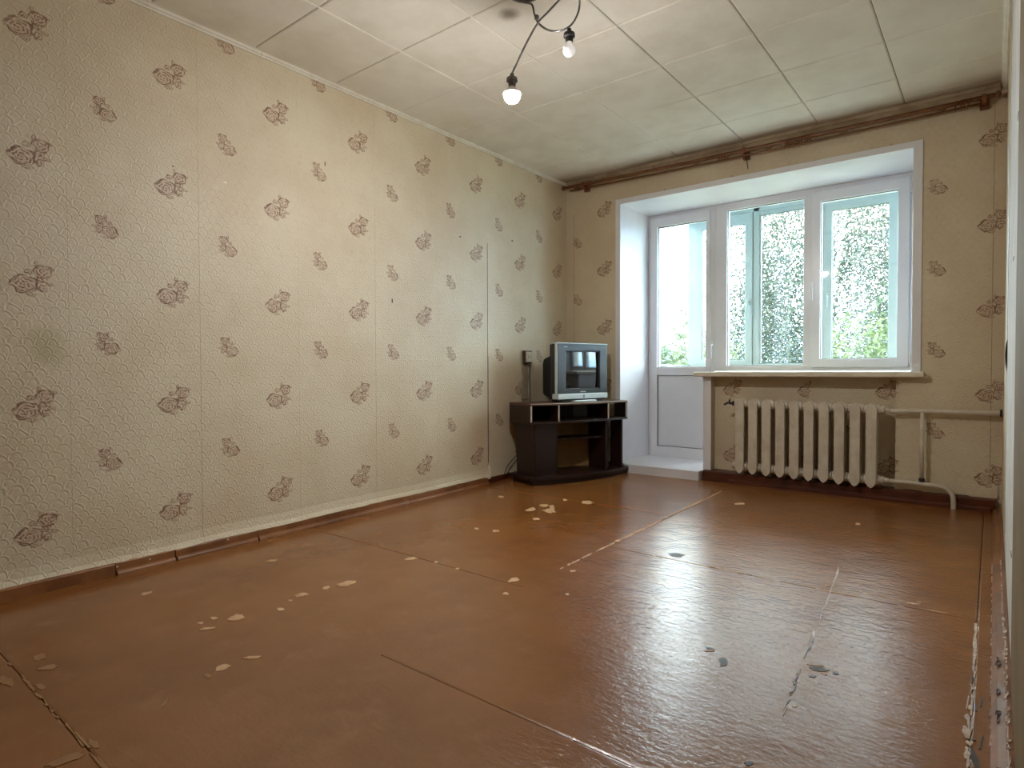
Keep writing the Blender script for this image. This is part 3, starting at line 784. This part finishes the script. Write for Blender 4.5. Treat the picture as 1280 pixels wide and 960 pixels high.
# left end of the balcony
obj('outer_rail', box(-2.50, -2.43, 5.15, OY0, 0.86, 0.905), 'turq', w2, 0.004)
obj('outer_rail', box(-2.49, -2.44, 5.15, OY0, 2.33, 2.43), 'turq', w2, 0.004)
obj('pane', box(-2.470, -2.464, 5.15, OY0, 0.905, 2.33), 'glass_out', w2)
obj('balcony_end', box(bx1, bx1 + .08, 5.15, 6.2, -0.06, 2.43), 'balcony', bal)

# ================================================================== OUTSIDE
gr = tag(obj('lawn', box(-60, 60, 6.6, 90, -6.3, -6.0), 'grass'), 'grassy ground far below the balcony', 'ground', kind='structure')
del gr['category']
def foliage(name, blobs, n, size, mat, parent, seed, droop=0.0):
    rs = np.random.RandomState(seed); V = []; Fc = []
    tot = sum(b[3] * b[4] * b[5] for b in blobs)
    allp = []
    for (cx, cy, cz, rx, ry, rz) in blobs:
        k = max(8, int(n * rx * ry * rz / tot)); nc = max(3, k // 40)
        d = rs.normal(size=(nc, 3)); d /= np.linalg.norm(d, axis=1)[:, None]
        d *= rs.uniform(0.15, 1.0, (nc, 1)) ** (1 / 2.4)
        c = d[rs.randint(0, nc, k)]
        spread = rs.normal(size=(k, 3)) * np.array([.07, .07, .11 + droop])
        p = (c + spread) * np.array([rx, ry, rz]) + np.array([cx, cy, cz]); allp.append(p)
    p = np.concatenate(allp); k = len(p)
    a = rs.normal(size=(k, 3)); a /= np.linalg.norm(a, axis=1)[:, None]
    b = rs.normal(size=(k, 3)); b -= a * (a * b).sum(1)[:, None]; b /= np.linalg.norm(b, axis=1)[:, None]
    s = size * rs.uniform(.6, 1.3, (k, 1)); nrm = np.cross(a, b)
    q = np.stack([p - a * s, p + b * s * .42 + nrm * s * .15, p + a * s, p - b * s * .42 + nrm * s * .15], 1).reshape(-1, 3)
    me = bpy.data.meshes.new(name); me.vertices.add(k * 4); me.vertices.foreach_set('co', q.ravel())
    idx = (np.arange(k)[:, None] * 4 + np.array([0, 1, 2, 0, 2, 3])).ravel()
    me.loops.add(k * 6); me.loops.foreach_set('vertex_index', idx)
    me.polygons.add(k * 2); me.polygons.foreach_set('loop_start', np.arange(0, k * 6, 3)); me.polygons.foreach_set('loop_total', np.full(k * 2, 3))
    me.update(calc_edges=True); me.materials.append(M[mat])
    o = bpy.data.objects.new(name, me); COL.objects.link(o); o.parent = parent; o['kind'] = 'stuff'; return o
def tree(name, x, y, top, rad, n, mat, label, cat, seed, size=0.05, trunk_r=.12, low=-2, branchy=True, group=None):
    root = empty(name, (x, y, -6.0)); tag(root, label, cat, group)
    rnd = random.Random(seed); bm = bmesh.new()
    H = top + 6.0
    tp = smooth_pts([(rnd.uniform(-.12, .12) * i, rnd.uniform(-.1, .1) * i, H * .92 * i / 4) for i in range(5)], 5)
    obj('trunk', tube(tp, [trunk_r * (1 - .85 * i / (len(tp) - 1)) for i in range(len(tp))], seg=8), 'bark', root, smooth=True)
    for k in range(14 if branchy else 5):
        h = H * rnd.uniform(.45, .88); a = rnd.uniform(0, 6.28); L = rad * rnd.uniform(.6, .95)
        p0 = Vector((0, 0, h)); pts = smooth_pts([p0, p0 + Vector((math.cos(a) * L * .4, math.sin(a) * L * .4, L * .45)), p0 + Vector((math.cos(a) * L * .8, math.sin(a) * L * .8, L * .55)), p0 + Vector((math.cos(a) * L, math.sin(a) * L, L * .1))], 4)
        obj('branch', tube(pts, [.035 * (1 - .8 * i / (len(pts) - 1)) for i in range(len(pts))], seg=5), 'bark', root)
    cz = (top + low) / 2 + 6.0; hz = (top - low) / 2
    blobs = [(0, 0, cz, rad, rad, hz)]
    for k in range(6):
        a = rnd.uniform(0, 6.28); blobs.append((math.cos(a) * rad * .6, math.sin(a) * rad * .6, cz + rnd.uniform(-.6, .6) * hz, rad * .5, rad * .5, hz * .35))
    foliage('foliage', blobs, n, size, mat, root, seed, .04)
    return root
tree('birch_tree', -2.75, 13.8, 8.2, 2.6, 125000, 'leaf', 'tall birch with dense drooping twigs close outside the balcony glass', 'tree', 4, 0.037, low=-3.8)
tree('birch_tree', -0.8, 19.6, 6.5, 2.6, 40000, 'leaf', 'paler birch standing farther off behind the tall birch', 'tree', 9, 0.048)
for k, (x, y, top, rad, lab) in enumerate(((-4.05, 9.3, 1.62, 1.1, 'low leafy treetop seen through the balcony door glass'), (-1.15, 9.3, 1.55, 1.15, 'low green treetop in front of the tall birch, behind the window'),
                                     (-8.4, 17.8, 2.0, 1.8, 'farther low treetop behind the one seen through the door glass'), (-13.2, 22.0, 2.4, 2.2, 'far low treetop beyond the end of the balcony'))):
    tree('bushy_tree', x, y, top, rad, 14000, 'leaf2', lab, 'tree', 20 + k, 0.042, .08, top - 2.6, False, 'low green treetops outside the window')
pw = empty('power_line', (-20, 27, -6.0)); tag(pw, 'two thin dark overhead wires on poles crossing the sky beyond the trees', 'power line')
for x, y in ((-34, 30), (1, 24)):
    obj('pole', tube([(x + 20, y - 27, 0), (x + 20, y - 27, 11.2)], [.14, .10], seg=8), 'bark', pw)
for z in (3.9, 2.1):
    obj('wire', tube(smooth_pts([(-14, 3, z + 6.6), (3, 0, z + 6.0), (21, -3, z + 6.5)], 8), .014, seg=6), 'wire', pw)

# ================================================================== RADIATOR AND PIPES
RX0, RDX, RYF, RD = -1.411, 0.0902, 4.372, 0.105
rad = empty('radiator', (RX0 + 4.5 * RDX, RYF + RD / 2, 0.12))
tag(rad, 'cream painted cast iron radiator of ten ribbed sections under the window sill', 'radiator')
off = -Vector(rad.location)
def radsec():
    bm = bmesh.new(); zb, zt = 0.121, 0.650; w = 0.030
    # front and rear fins: flat plates with pointed foot and head
    for (y0, y1, hw) in ((RYF, RYF + 0.020, w), (RYF + RD - 0.018, RYF + RD, w * .9)):
        pts = [(-hw, zb + .030), (-hw * .55, zb + .008), (0, zb - .004), (hw * .55, zb + .008), (hw, zb + .030), (hw, zt - .030), (hw * .6, zt - .010), (0, zt + .003), (-hw * .6, zt - .010), (-hw, zt - .030)]
        a = [bm.verts.new((x, y0 + (0.004 if abs(x) > hw * .9 else 0), z)) for x, z in pts]; b = [bm.verts.new((x, y1, z)) for x, z in pts]; n = len(pts)
        bm.faces.new(a); bm.faces.new(b[::-1])
        for i in range(n): bm.faces.new((a[i], b[i], b[(i + 1) % n], a[(i + 1) % n]))
    box(-0.006, 0.006, RYF + .01, RYF + RD - .01, zb + .03, zt - .03, bm)
    for y in (RYF + .035, RYF + .070): tube([(0, y, zb + .02), (0, y, zt - .02)], .014, bm, 8)
    for z in (zb + .045, zt - .040): lathe([(.012, -.046), (.030, -.044), (.033, -.012), (.034, .012), (.030, .044), (.012, .046)], (0, RYF + RD / 2, z), (1, 0, 0), 14, bm)
    return bm
sec = obj('radiator_section', radsec(), 'radiator', rad, 0.003)
me = sec.data
sec.location = off + Vector((RX0, 0, 0))
for k in range(1, 10):
    o = sec.copy(); COL.objects.link(o); o.parent = rad; o.location = off + Vector((RX0 + RDX * k, 0, -0.0012 * k))
def rel(bm):
    for v in bm.verts: v.co += off
    return bm
yc = RYF + RD / 2
obj('end_nut', rel(lathe([(.012, 0), (.024, .002), (.024, .022), (.015, .026), (.014, .05)], (RX0 + 9 * RDX + .043, yc, .600), (1, 0, 0), 10)), 'radiator', rad)
obj('end_nut', rel(lathe([(.012, 0), (.024, .002), (.024, .022), (.015, .026), (.014, .05)], (RX0 + 9 * RDX + .043, yc, .158), (1, 0, 0), 10)), 'radiator', rad)
obj('end_nut', rel(lathe([(.012, 0), (.022, -.002), (.022, -.02), (.008, -.024)], (RX0 - .044, yc, .166), (1, 0, 0), 10)), 'radiator', rad)
bm = lathe([(.010, 0), (.017, -.002), (.017, -.02), (.009, -.024), (.009, -.04)], (RX0 - .044, yc, .612), (1, 0, 0), 10)
tube(smooth_pts([(RX0 - .08, yc, .612), (RX0 - .095, yc - .01, .615), (RX0 - .12, yc - .02, .600)], 3), .007, bm, 8)
tube([(RX0 - .085, yc, .612), (RX0 - .087, yc - .005, .640)], .006, bm, 8)
obj('air_valve', rel(bm), 'black_iron', rad)
obj('valve_knob', rel(lathe([(0, 0), (.012, .001), (.013, .016), (.008, .022), (0, .023)], (RX0 - .087, yc - .005, .638), (0, 0, 1), 10)), 'socket_face', rad)
XE = RX0 + 9 * RDX + .0945
pu = obj('heating_pipe', tube([(XE, yc, .650 - .055), (XE + .02, yc, .648 - .055)] + [(XE + .02 + .1 * i, yc, .593 + .0 * i + .006) for i in range(1, 6)] + [(XR - .006, yc, .602)], .0135, seg=12), 'radiator', smooth=True)
bm = tube([(-.338, yc, .600), (-.336, yc, .178)], .0115, seg=10)
obj('bypass_pipe', bm, 'radiator', pu, smooth=True)
zl_ = .158
pts = [(XE, yc, zl_), (XE + .1, yc, zl_), (XE + .2, yc - .002, zl_ - .003), (-.262, yc - .008, zl_ - .004), (-.215, yc - .010, zl_ - .014), (-.188, yc - .012, zl_ - .042), (-.180, yc - .014, .085), (-.178, yc - .014, fz(yc) - .004)]
obj('return_pipe', tube(smooth_pts(pts, 5), .0135, seg=12), 'radiator', pu, smooth=True)
obj('wall_ferrule', lathe([(.0145, 0), (.021, 0), (.021, .012), (.0145, .012)], (XR - .016, yc, .602), (1, 0, 0), 12), 'black_iron', pu)
obj('pipe_clamp', lathe([(.012, -.010), (.017, -.008), (.017, .010), (.012, .012)], (-.336, yc, .180), (0, 0, 1), 10), 'black_iron', pu)
tag(pu, 'cream painted heating pipes running from the radiator to the corner and into the floor', 'pipe')

# ================================================================== CURTAIN ROD
cr = empty('curtain_rod', (-1.4, 4.40, 2.39)); tag(cr, 'old brown wooden double curtain rod under the ceiling above the window', 'curtain rod')
def R3(x, y, z): return Vector((x, y, z)) - Vector((-1.4, 4.40, 2.39))
obj('rod', tube([R3(-2.93 + 2.945 * i / 8, 4.40, 2.414 - .020 * i / 8 - .010 * math.sin(i / 8 * 3.14)) for i in range(9)], .0125, seg=10), 'rod_wood', cr, smooth=True)
obj('lower_rod', tube([R3(-2.86 + 2.80 * i / 8, 4.425, 2.390 - .020 * i / 8 - .012 * math.sin(i / 8 * 3.14)) for i in range(9)], .0065, seg=8), 'rod_wood', cr, smooth=True)
for x, z in ((-2.935, 2.414), (0.012, 2.394)):
    s = -1 if x < -1 else 1
    obj('finial', lathe([(.0, -.012), (.014, -.010), (.020, -.004), (.020, .006), (.012, .014), (0, .018)], R3(x + (.022 if s < 0 else -.012), 4.40, z), (s, 0, 0), 12), 'rod_wood', cr, smooth=True)
for x, z in ((-2.72, 2.41), (-1.40, 2.395), (-0.06, 2.392)):
    bm = box(x - .022, x + .022, 4.455, YB - .001, z - .045, z + .03)
    box(x - .009, x + .009, 4.40, 4.46, z - .028, z - .012, bm)
    for v in bm.verts: v.co -= Vector((-1.4, 4.40, 2.39))
    lathe([(.022, -.010), (.022, .010), (.014, .010), (.014, -.010), (.022, -.010)], R3(x, 4.40, z), (1, 0, 0), 12, bm)
    obj('bracket', bm, 'rod_ring', cr, 0.002)
rnd = random.Random(5)
for x in [-1.575, -1.555, -1.532, -1.512] + [-1.12 + .017 * i for i in range(10)] + [-2.64, -2.66, -2.80, -2.775, -0.15, -0.13, -0.165, -0.19]:
    t = (x + 2.93) / 2.945; zc = 2.414 - .020 * t - .010 * math.sin(t * 3.14) - .006
    pts = [R3(x + rnd.uniform(-.003, .003) + .003 * math.sin(a), 4.40 + .019 * math.cos(a), zc + .019 * math.sin(a)) for a in [k / 14 * 6.28319 for k in range(14)]]
    bm = tube(pts, .0028, seg=6, closed=True)
    tube([pts[10], pts[10] + Vector((0, 0, -.022))], .0022, bm, 5)
    obj('curtain_ring', bm, 'rod_ring', cr)
# the bent nail and drip below the middle bracket
obj('hanging_wire', tube([R3(-1.395, 4.43, 2.37), R3(-1.395, 4.455, 2.345), R3(-1.393, YB - .003, 2.285)], .003, seg=6), 'black_iron', cr)

# ================================================================== CEILING LAMP
lc = Vector((-1.575, 2.082, ZC - .007)); lamp = empty('ceiling_lamp', lc)
tag(lamp, 'bare curved metal ceiling lamp holding one lit and one unlit bulb', 'lamp')
def LR(p): return Vector(p) - lc
obj('canopy', lathe([(.0, -.032), (.045, -.030), (.072, -.018), (.078, 0), (0, 0)], (0, 0, 0), (0, 0, 1), 28), 'canopy', lamp, smooth=True)
a1 = [lc + Vector((-.035, .045, -.025)), at_depth(665, 6, 2.60), at_depth(668, 18, 2.58), at_depth(673, 29, 2.56), at_depth(685, 37.5, 2.53), at_depth(700, 38.5, 2.50), at_depth(713, 32, 2.48), at_depth(721, 20, 2.46), at_depth(724.5, 6, 2.45), at_depth(723, -8, 2.45), at_depth(714, -16, 2.47), at_depth(706, -8, 2.49), at_depth(698, 1, 2.51), at_depth(685, 15, 2.53), at_depth(671.5, 30, 2.54), at_depth(656, 58, 2.54), at_depth(640, 92, 2.54)]
obj('arm', tube(smooth_pts([LR(p) for p in a1], 5), .0042, seg=8), 'chrome', lamp, smooth=True)
obj('arm_joint', lathe([(0, -.012), (.009, -.009), (.011, 0), (.009, .009), (0, .012)], LR(at_depth(671, 22, 2.565)), (0.3, 0, 1), 10), 'chrome', lamp, smooth=True)
def socket(p, mat, s=1.0):
    o = obj('socket', lathe([(0, .018), (.008, .016), (.010, .004), (.022, -.002), (.024, -.016), (.016, -.020), (.015, -.038), (0, -.038)], (0, 0, 0), (0, 0, 1), 16), mat, lamp, smooth=False)
    o.location = p; return o
def bulb(p, r, mat, name, label, neck='tv_silver'):
    o = obj(name, lathe([(.012, 0), (.013, -.008), (r * .62, -.008 - r * .22), (r * .93, -.008 - r * .62), (r, -.008 - r * 1.0), (r * .9, -.008 - r * 1.45), (r * .55, -.008 - r * 1.84), (0, -.008 - r * 2.0)], (0, 0, 0), (0, 0, 1), 20), mat, None, smooth=True)
    o.location = p
    tag(o, label, 'light bulb'); return o
pS1 = at_depth(640, 97, 2.54); socket(LR(pS1), 'lamp_grey')
r = .035
b1 = obj('light_bulb', lathe([(.012, 0), (.015, -.006), (r * .7, -.014), (r * .95, -.024), (r, -.030), (0, -.030)], (0, 0, 0), (0, 0, 1), 20), 'pvc', None, smooth=True)
b1.location = pS1 + Vector((0, 0, -.037)); tag(b1, 'lit glowing bulb at the end of the long lamp arm', 'light bulb')
obj('glowing_dome', lathe([(r, -.0302), (r * .98, -.040), (r * .86, -.052), (r * .6, -.063), (r * .3, -.068), (0, -.0695)], (0, 0, 0), (0, 0, 1), 20), 'bulb_on', b1, smooth=True)
pS2 = at_depth(711.5, 41, 2.48); socket(LR(pS2), 'lamp_black')
bulb(pS2 + Vector((0, 0, -.037)), .026, 'bulb_off', 'light_bulb', 'unlit small white bulb in the black socket on the lamp ring')

# ================================================================== TV STAND
P0 = Vector((-2.600, 3.500, 0)); PR = Vector((-2.300, 4.395, 0))
U = (PR - P0).normalized(); Vv = Vector((-U.y, U.x, 0)); WID = (PR - P0).length
FZ = fz(3.9)
st = empty('tv_stand', (P0.x, P0.y, FZ)); tag(st, 'dark walnut laminate corner tv stand with pale edged compartments and open shelves', 'tv stand')
def S(u, v): p = U * u + Vv * v; return (p.x, p.y)
def front(u0, u1, bul, n=10, base=0.0):
    out = []
    for i in range(n + 1):
        u = u0 + (u1 - u0) * i / n; t = (u / WID); out.append((u, base - bul * 4 * t * (1 - t)))
    return out
def slab(name, u0, u1, bul, z0, z1, mat, base=0.0, dep=.285, bev=0.002):
    f = front(u0, u1, bul, 14, base)
    back = [(u1, .14), (.60, dep), (u0, dep)]
    return obj(name, prism([S(*q) for q in f + back], z0, z1), mat, st, bev)
H = 0.590
slab('base_panel', -.005, WID + .03, .085, 0.035, 0.058, 'stand', -.010)
slab('plinth', .02, WID - .01, .070, -0.006, 0.035, 'stand', .012, .27)
slab('top_panel', 0, WID, .055, H - .016, H, 'stand_top')
slab('upper_shelf', 0, WID, .055, H - .150, H - .134, 'stand')
# cream front edge bands of the top
def band(name, pts, z0, z1):
    n = len(pts); q = pts + [(u, v + .006) for u, v in reversed(pts)]
    return obj(name, prism([S(*p) for p in q], z0, z1), 'edging', st)
band('edge_band', [(u, v - .002) for u, v in front(0, WID, .055, 14)], H - .006, H - .001)
def upright(name, u, v0, v1, z0, z1, mat='stand', th=.016, edge=False):
    o = obj(name, prism([S(u, v0), S(u + th, v0), S(u + th, v1), S(u, v1)], z0, z1), mat, st)
    if edge: obj('edge_band', prism([S(u - .0008, v0 - .003), S(u + .009, v0 - .003), S(u + .009, v0 + .002), S(u - .0008, v0 + .002)], z0, z1), 'edging', st)
    return o
def bv(u, b=.055, base=0.0): t = u / WID; return base - b * 4 * t * (1 - t)
upright('side_panel', 0.0, 0.003, .283, H - .134, H - .016, edge=True)
upright('divider', 0.22, bv(.22) + .004, .28, H - .134, H - .016, edge=True)
upright('divider', 0.70, bv(.70) + .004, .20, H - .134, H - .016, edge=True)
upright('side_panel', WID - .016, .003, .138, H - .134, H - .016, edge=True)
# lower left side panel with the curved rear outline
zz = [(.022, .058), (.022, H - .150), (.283, H - .150), (.268, H - .20), (.250, H - .24), (.238, H - .30), (.234, .058)]
obj('side_panel', extr([(S(.035, v)[0], S(.035, v)[1], z) for v, z in zz], (U.x * .016, U.y * .016, 0)), 'stand', st)
upright('divider', 0.262, .050, .235, .058, H - .150)
upright('divider', 0.70, -.01, .19, .058, H - .150)
upright('side_panel', WID - .060, .010, .135, .058, H - .150)
obj('shelf', prism([S(.278, .05), S(.70, .02), S(.70, .19), S(.58, .24), S(.278, .24)], .305, .316), 'stand', st)
obj('back_panel', prism([S(.052, .262), S(.36, .262), S(.36, .266), S(.052, .266)], .058, H - .150), 'hardboard', st)
obj('back_panel', prism([S(.361, .262), S(.60, .262), S(.82, .15), S(.82, .154), S(.60, .266), S(.361, .266)], .058, H - .150), 'hardboard', st)
obj('back_panel', prism([S(.01, .272), S(.60, .272), S(.84, .145), S(.84, .149), S(.60, .276), S(.01, .276)], H - .150, H - .016), 'stand', st)
obj('inner_panel', prism([S(.052, .02), S(.262, .05), S(.262, .056), S(.052, .026)], .058, H - .150), 'stand', st)
obj('inner_panel', prism([S(.717, .06), S(.80, .06), S(.80, .066), S(.717, .066)], .058, H - .150), 'stand', st)

# ================================================================== TELEVISION
TZ = FZ + H; ang = math.radians(-13)
Nn = Vector((math.cos(ang), math.sin(ang), 0)); Tt = Vector((-Nn.y, Nn.x, 0))     # facing; viewer's right
tvc = Vector((-2.500, 4.030, TZ)); tv = empty('television', tvc)
tag(tv, 'boxy charcoal tube television with a silver bottom bar standing on the corner stand', 'television')
def T(a, b, z): p = Tt * a + Nn * b; return Vector((p.x, p.y, z))      # a: right, b: towards the room
def tbox(name, a0, a1, b0, b1, z0, z1, mat, bev=0.004, par=tv):
    bm = box(a0, a1, b0, b1, z0, z1)
    for v in bm.verts: v.co = T(v.co.x, v.co.y, v.co.z)
    return obj(name, bm, mat, par, bev)
Wd, Z0, Z1 = .272, .012, .448
def tring(name, a0, a1, z0, z1, w, b0, b1, mat, bev=.003):
    bm = frame_ring(a0, a1, z0, z1, w, b0, b1)
    for v in bm.verts: v.co = T(v.co.x, v.co.y, v.co.z)
    return obj(name, bm, mat, tv, bev)
tring('bezel', -Wd, Wd, Z0 + .052, Z1 - .006, (.088, .088, .028, .052), -.055, .012, 'tv_dark', .006)
tring('inner_bezel', -Wd + .082, Wd - .082, Z0 + .078, Z1 - .052, (.012, .012, .012, .012), -.04, .006, 'tv_black', .002)
tbox('shell', -Wd + .004, Wd - .004, -.075, -.050, Z0 + .01, Z1 - .010, 'tv_black')
tbox('top_strip', -Wd - .001, Wd + .001, -.055, .016, Z1 - .006, Z1 + .001, 'tv_silver', .002)
tbox('side_strip', -Wd - .003, -Wd + .001, -.012, .012, Z0 + .04, Z1 - .004, 'tv_silver', .001)
tbox('speaker_bar', -Wd + .004, Wd - .004, -.050, .020, Z0 + .010, Z0 + .050, 'tv_silver', .004)
tbox('lower_lip', -Wd + .01, Wd - .01, -.06, .006, Z0 - .004, Z0 + .012, 'tv_black', .003)
tbox('power_button', -.008, .008, .019, .024, Z0 + .018, Z0 + .040, 'chrome', .002)
for i, a in enumerate((-.030, -.020, -.010, 0, .010, .020)):
    tbox('badge', a, a + .007, .0115, .0135, Z0 + .060, Z0 + .068, 'tv_mark', 0)
for i in range(3): tbox('badge', -.20 + i * .012, -.192 + i * .012, .0115, .0130, Z1 - .032, Z1 - .028, 'tv_mark', 0)
# slightly bulging screen
bm = bmesh.new(); n = 12; g = []
a0, a1, z0, z1 = -Wd + .090, Wd - .090, Z0 + .088, Z1 - .062
for j in range(n + 1):
    g.append([])
    for i in range(n + 1):
        s, t_2 = i / n * 2 - 1, j / n * 2 - 1
        g[-1].append(bm.verts.new(T(a0 + (a1 - a0) * i / n, -.012 + .010 * (1 - s * s * .6 - t_2 * t_2 * .4), z0 + (z1 - z0) * j / n)))
for j in range(n):
    for i in range(n): bm.faces.new((g[j][i], g[j][i + 1], g[j + 1][i + 1], g[j + 1][i]))
obj('screen', bm, 'tv_glass', tv, smooth=True)
# tapering rear housing
bm = bmesh.new(); rings = []
for b, hw, za, zb in ((-.070, .248, Z0 + .012, Z1 - .03), (-.12, .212, Z0 + .012, Z1 - .075), (-.20, .155, Z0 + .012, Z1 - .095), (-.30, .130, Z0 + .03, Z1 - .12), (-.325, .120, Z0 + .05, Z1 - .15)):
    rings.append([bm.verts.new(T(x, b, z)) for x, z in ((-hw, za), (hw, za), (hw, zb), (hw * .8, zb + .012), (-hw * .8, zb + .012), (-hw, zb))])
for A, B in zip(rings, rings[1:]):
    for k in range(6): bm.faces.new((A[k], A[(k + 1) % 6], B[(k + 1) % 6], B[k]))
bm.faces.new(rings[0]); bm.faces.new(rings[-1][::-1])
obj('rear_housing', bm, 'tv_black', tv, 0.004)
bm = box(-.13, .13, -.20, .040, 0.0, .012)
for v in bm.verts: v.co = T(v.co.x * (1.0 if v.co.z < .01 else .85), v.co.y, v.co.z)
obj('foot', bm, 'tv_silver', tv, .004)
pl = tvc + T(-.22, -.06, 0)
tag(obj('antenna_plug', box(pl.x - .03, pl.x + .012, pl.y - .02, pl.y + .012, TZ + .0005, TZ + .016), 'black_iron', None, .004), 'small dark plug lying on the stand beside the television', 'plug')

# ================================================================== SOCKET AND CABLES ON THE LEFT WALL
so = obj('wall_socket', box(XL + .0035, XL + .034, 3.838, 3.930, .908, 1.010), 'socket_frame', None, .004)
tag(so, 'small wall socket with yellowed face in a dark frame above the tv stand', 'socket')
obj('face_plate', box(XL + .034, XL + .041, 3.845, 3.918, .918, 1.002), 'socket_face', so, .003)
for y in (3.872, 3.892): obj('socket_hole', lathe([(0, .0006), (.004, .0005), (.004, -.001)], (XL + .0413, y, .960), (1, 0, 0), 10), 'lamp_black', so)
obj('switch_rocker', box(XL + .041, XL + .045, 3.865, 3.898, .968, .982), 'socket_face', so, .001)
obj('cable_cover', extr([(XL + .0035, y, z) for y, z in ((3.835, .906), (3.826, .85), (3.838, .80), (3.822, .75), (3.805, .70), (3.825, .66), (3.82, .62), (3.915, .62), (3.905, .70), (3.918, .80), (3.908, .86), (3.914, .906))], (.007, 0, 0)), 'dust', so, .003, label='grey loose covering below the socket')
wc = obj('power_cable', tube(smooth_pts([(XL + .02, 3.922, .912), (XL + .012, 3.926, .80), (XL + .014, 3.928, .66), (XL + .016, 3.925, .58), (XL + .016, 3.92, .45), (XL + .018, 3.86, .30)], 5), .0035, seg=6), 'cable')
tag(wc, 'thin black cable hanging from the wall socket down behind the stand', 'cable')
fc = obj('floor_cable', tube(smooth_pts([(XL + .024, 3.64, fz(3.6) + .055), (XL + .032, 3.61, fz(3.6) + .045), (XL + .042, 3.565, fz(3.5) + .05), (XL + .045, 3.60, fz(3.6) + .110), (XL + .035, 3.70, .18), (XL + .03, 3.78, .21)], 6), .0035, seg=6), 'cable')
tag(fc, 'thin black cable looping over the skirting board behind the tv stand', 'cable')
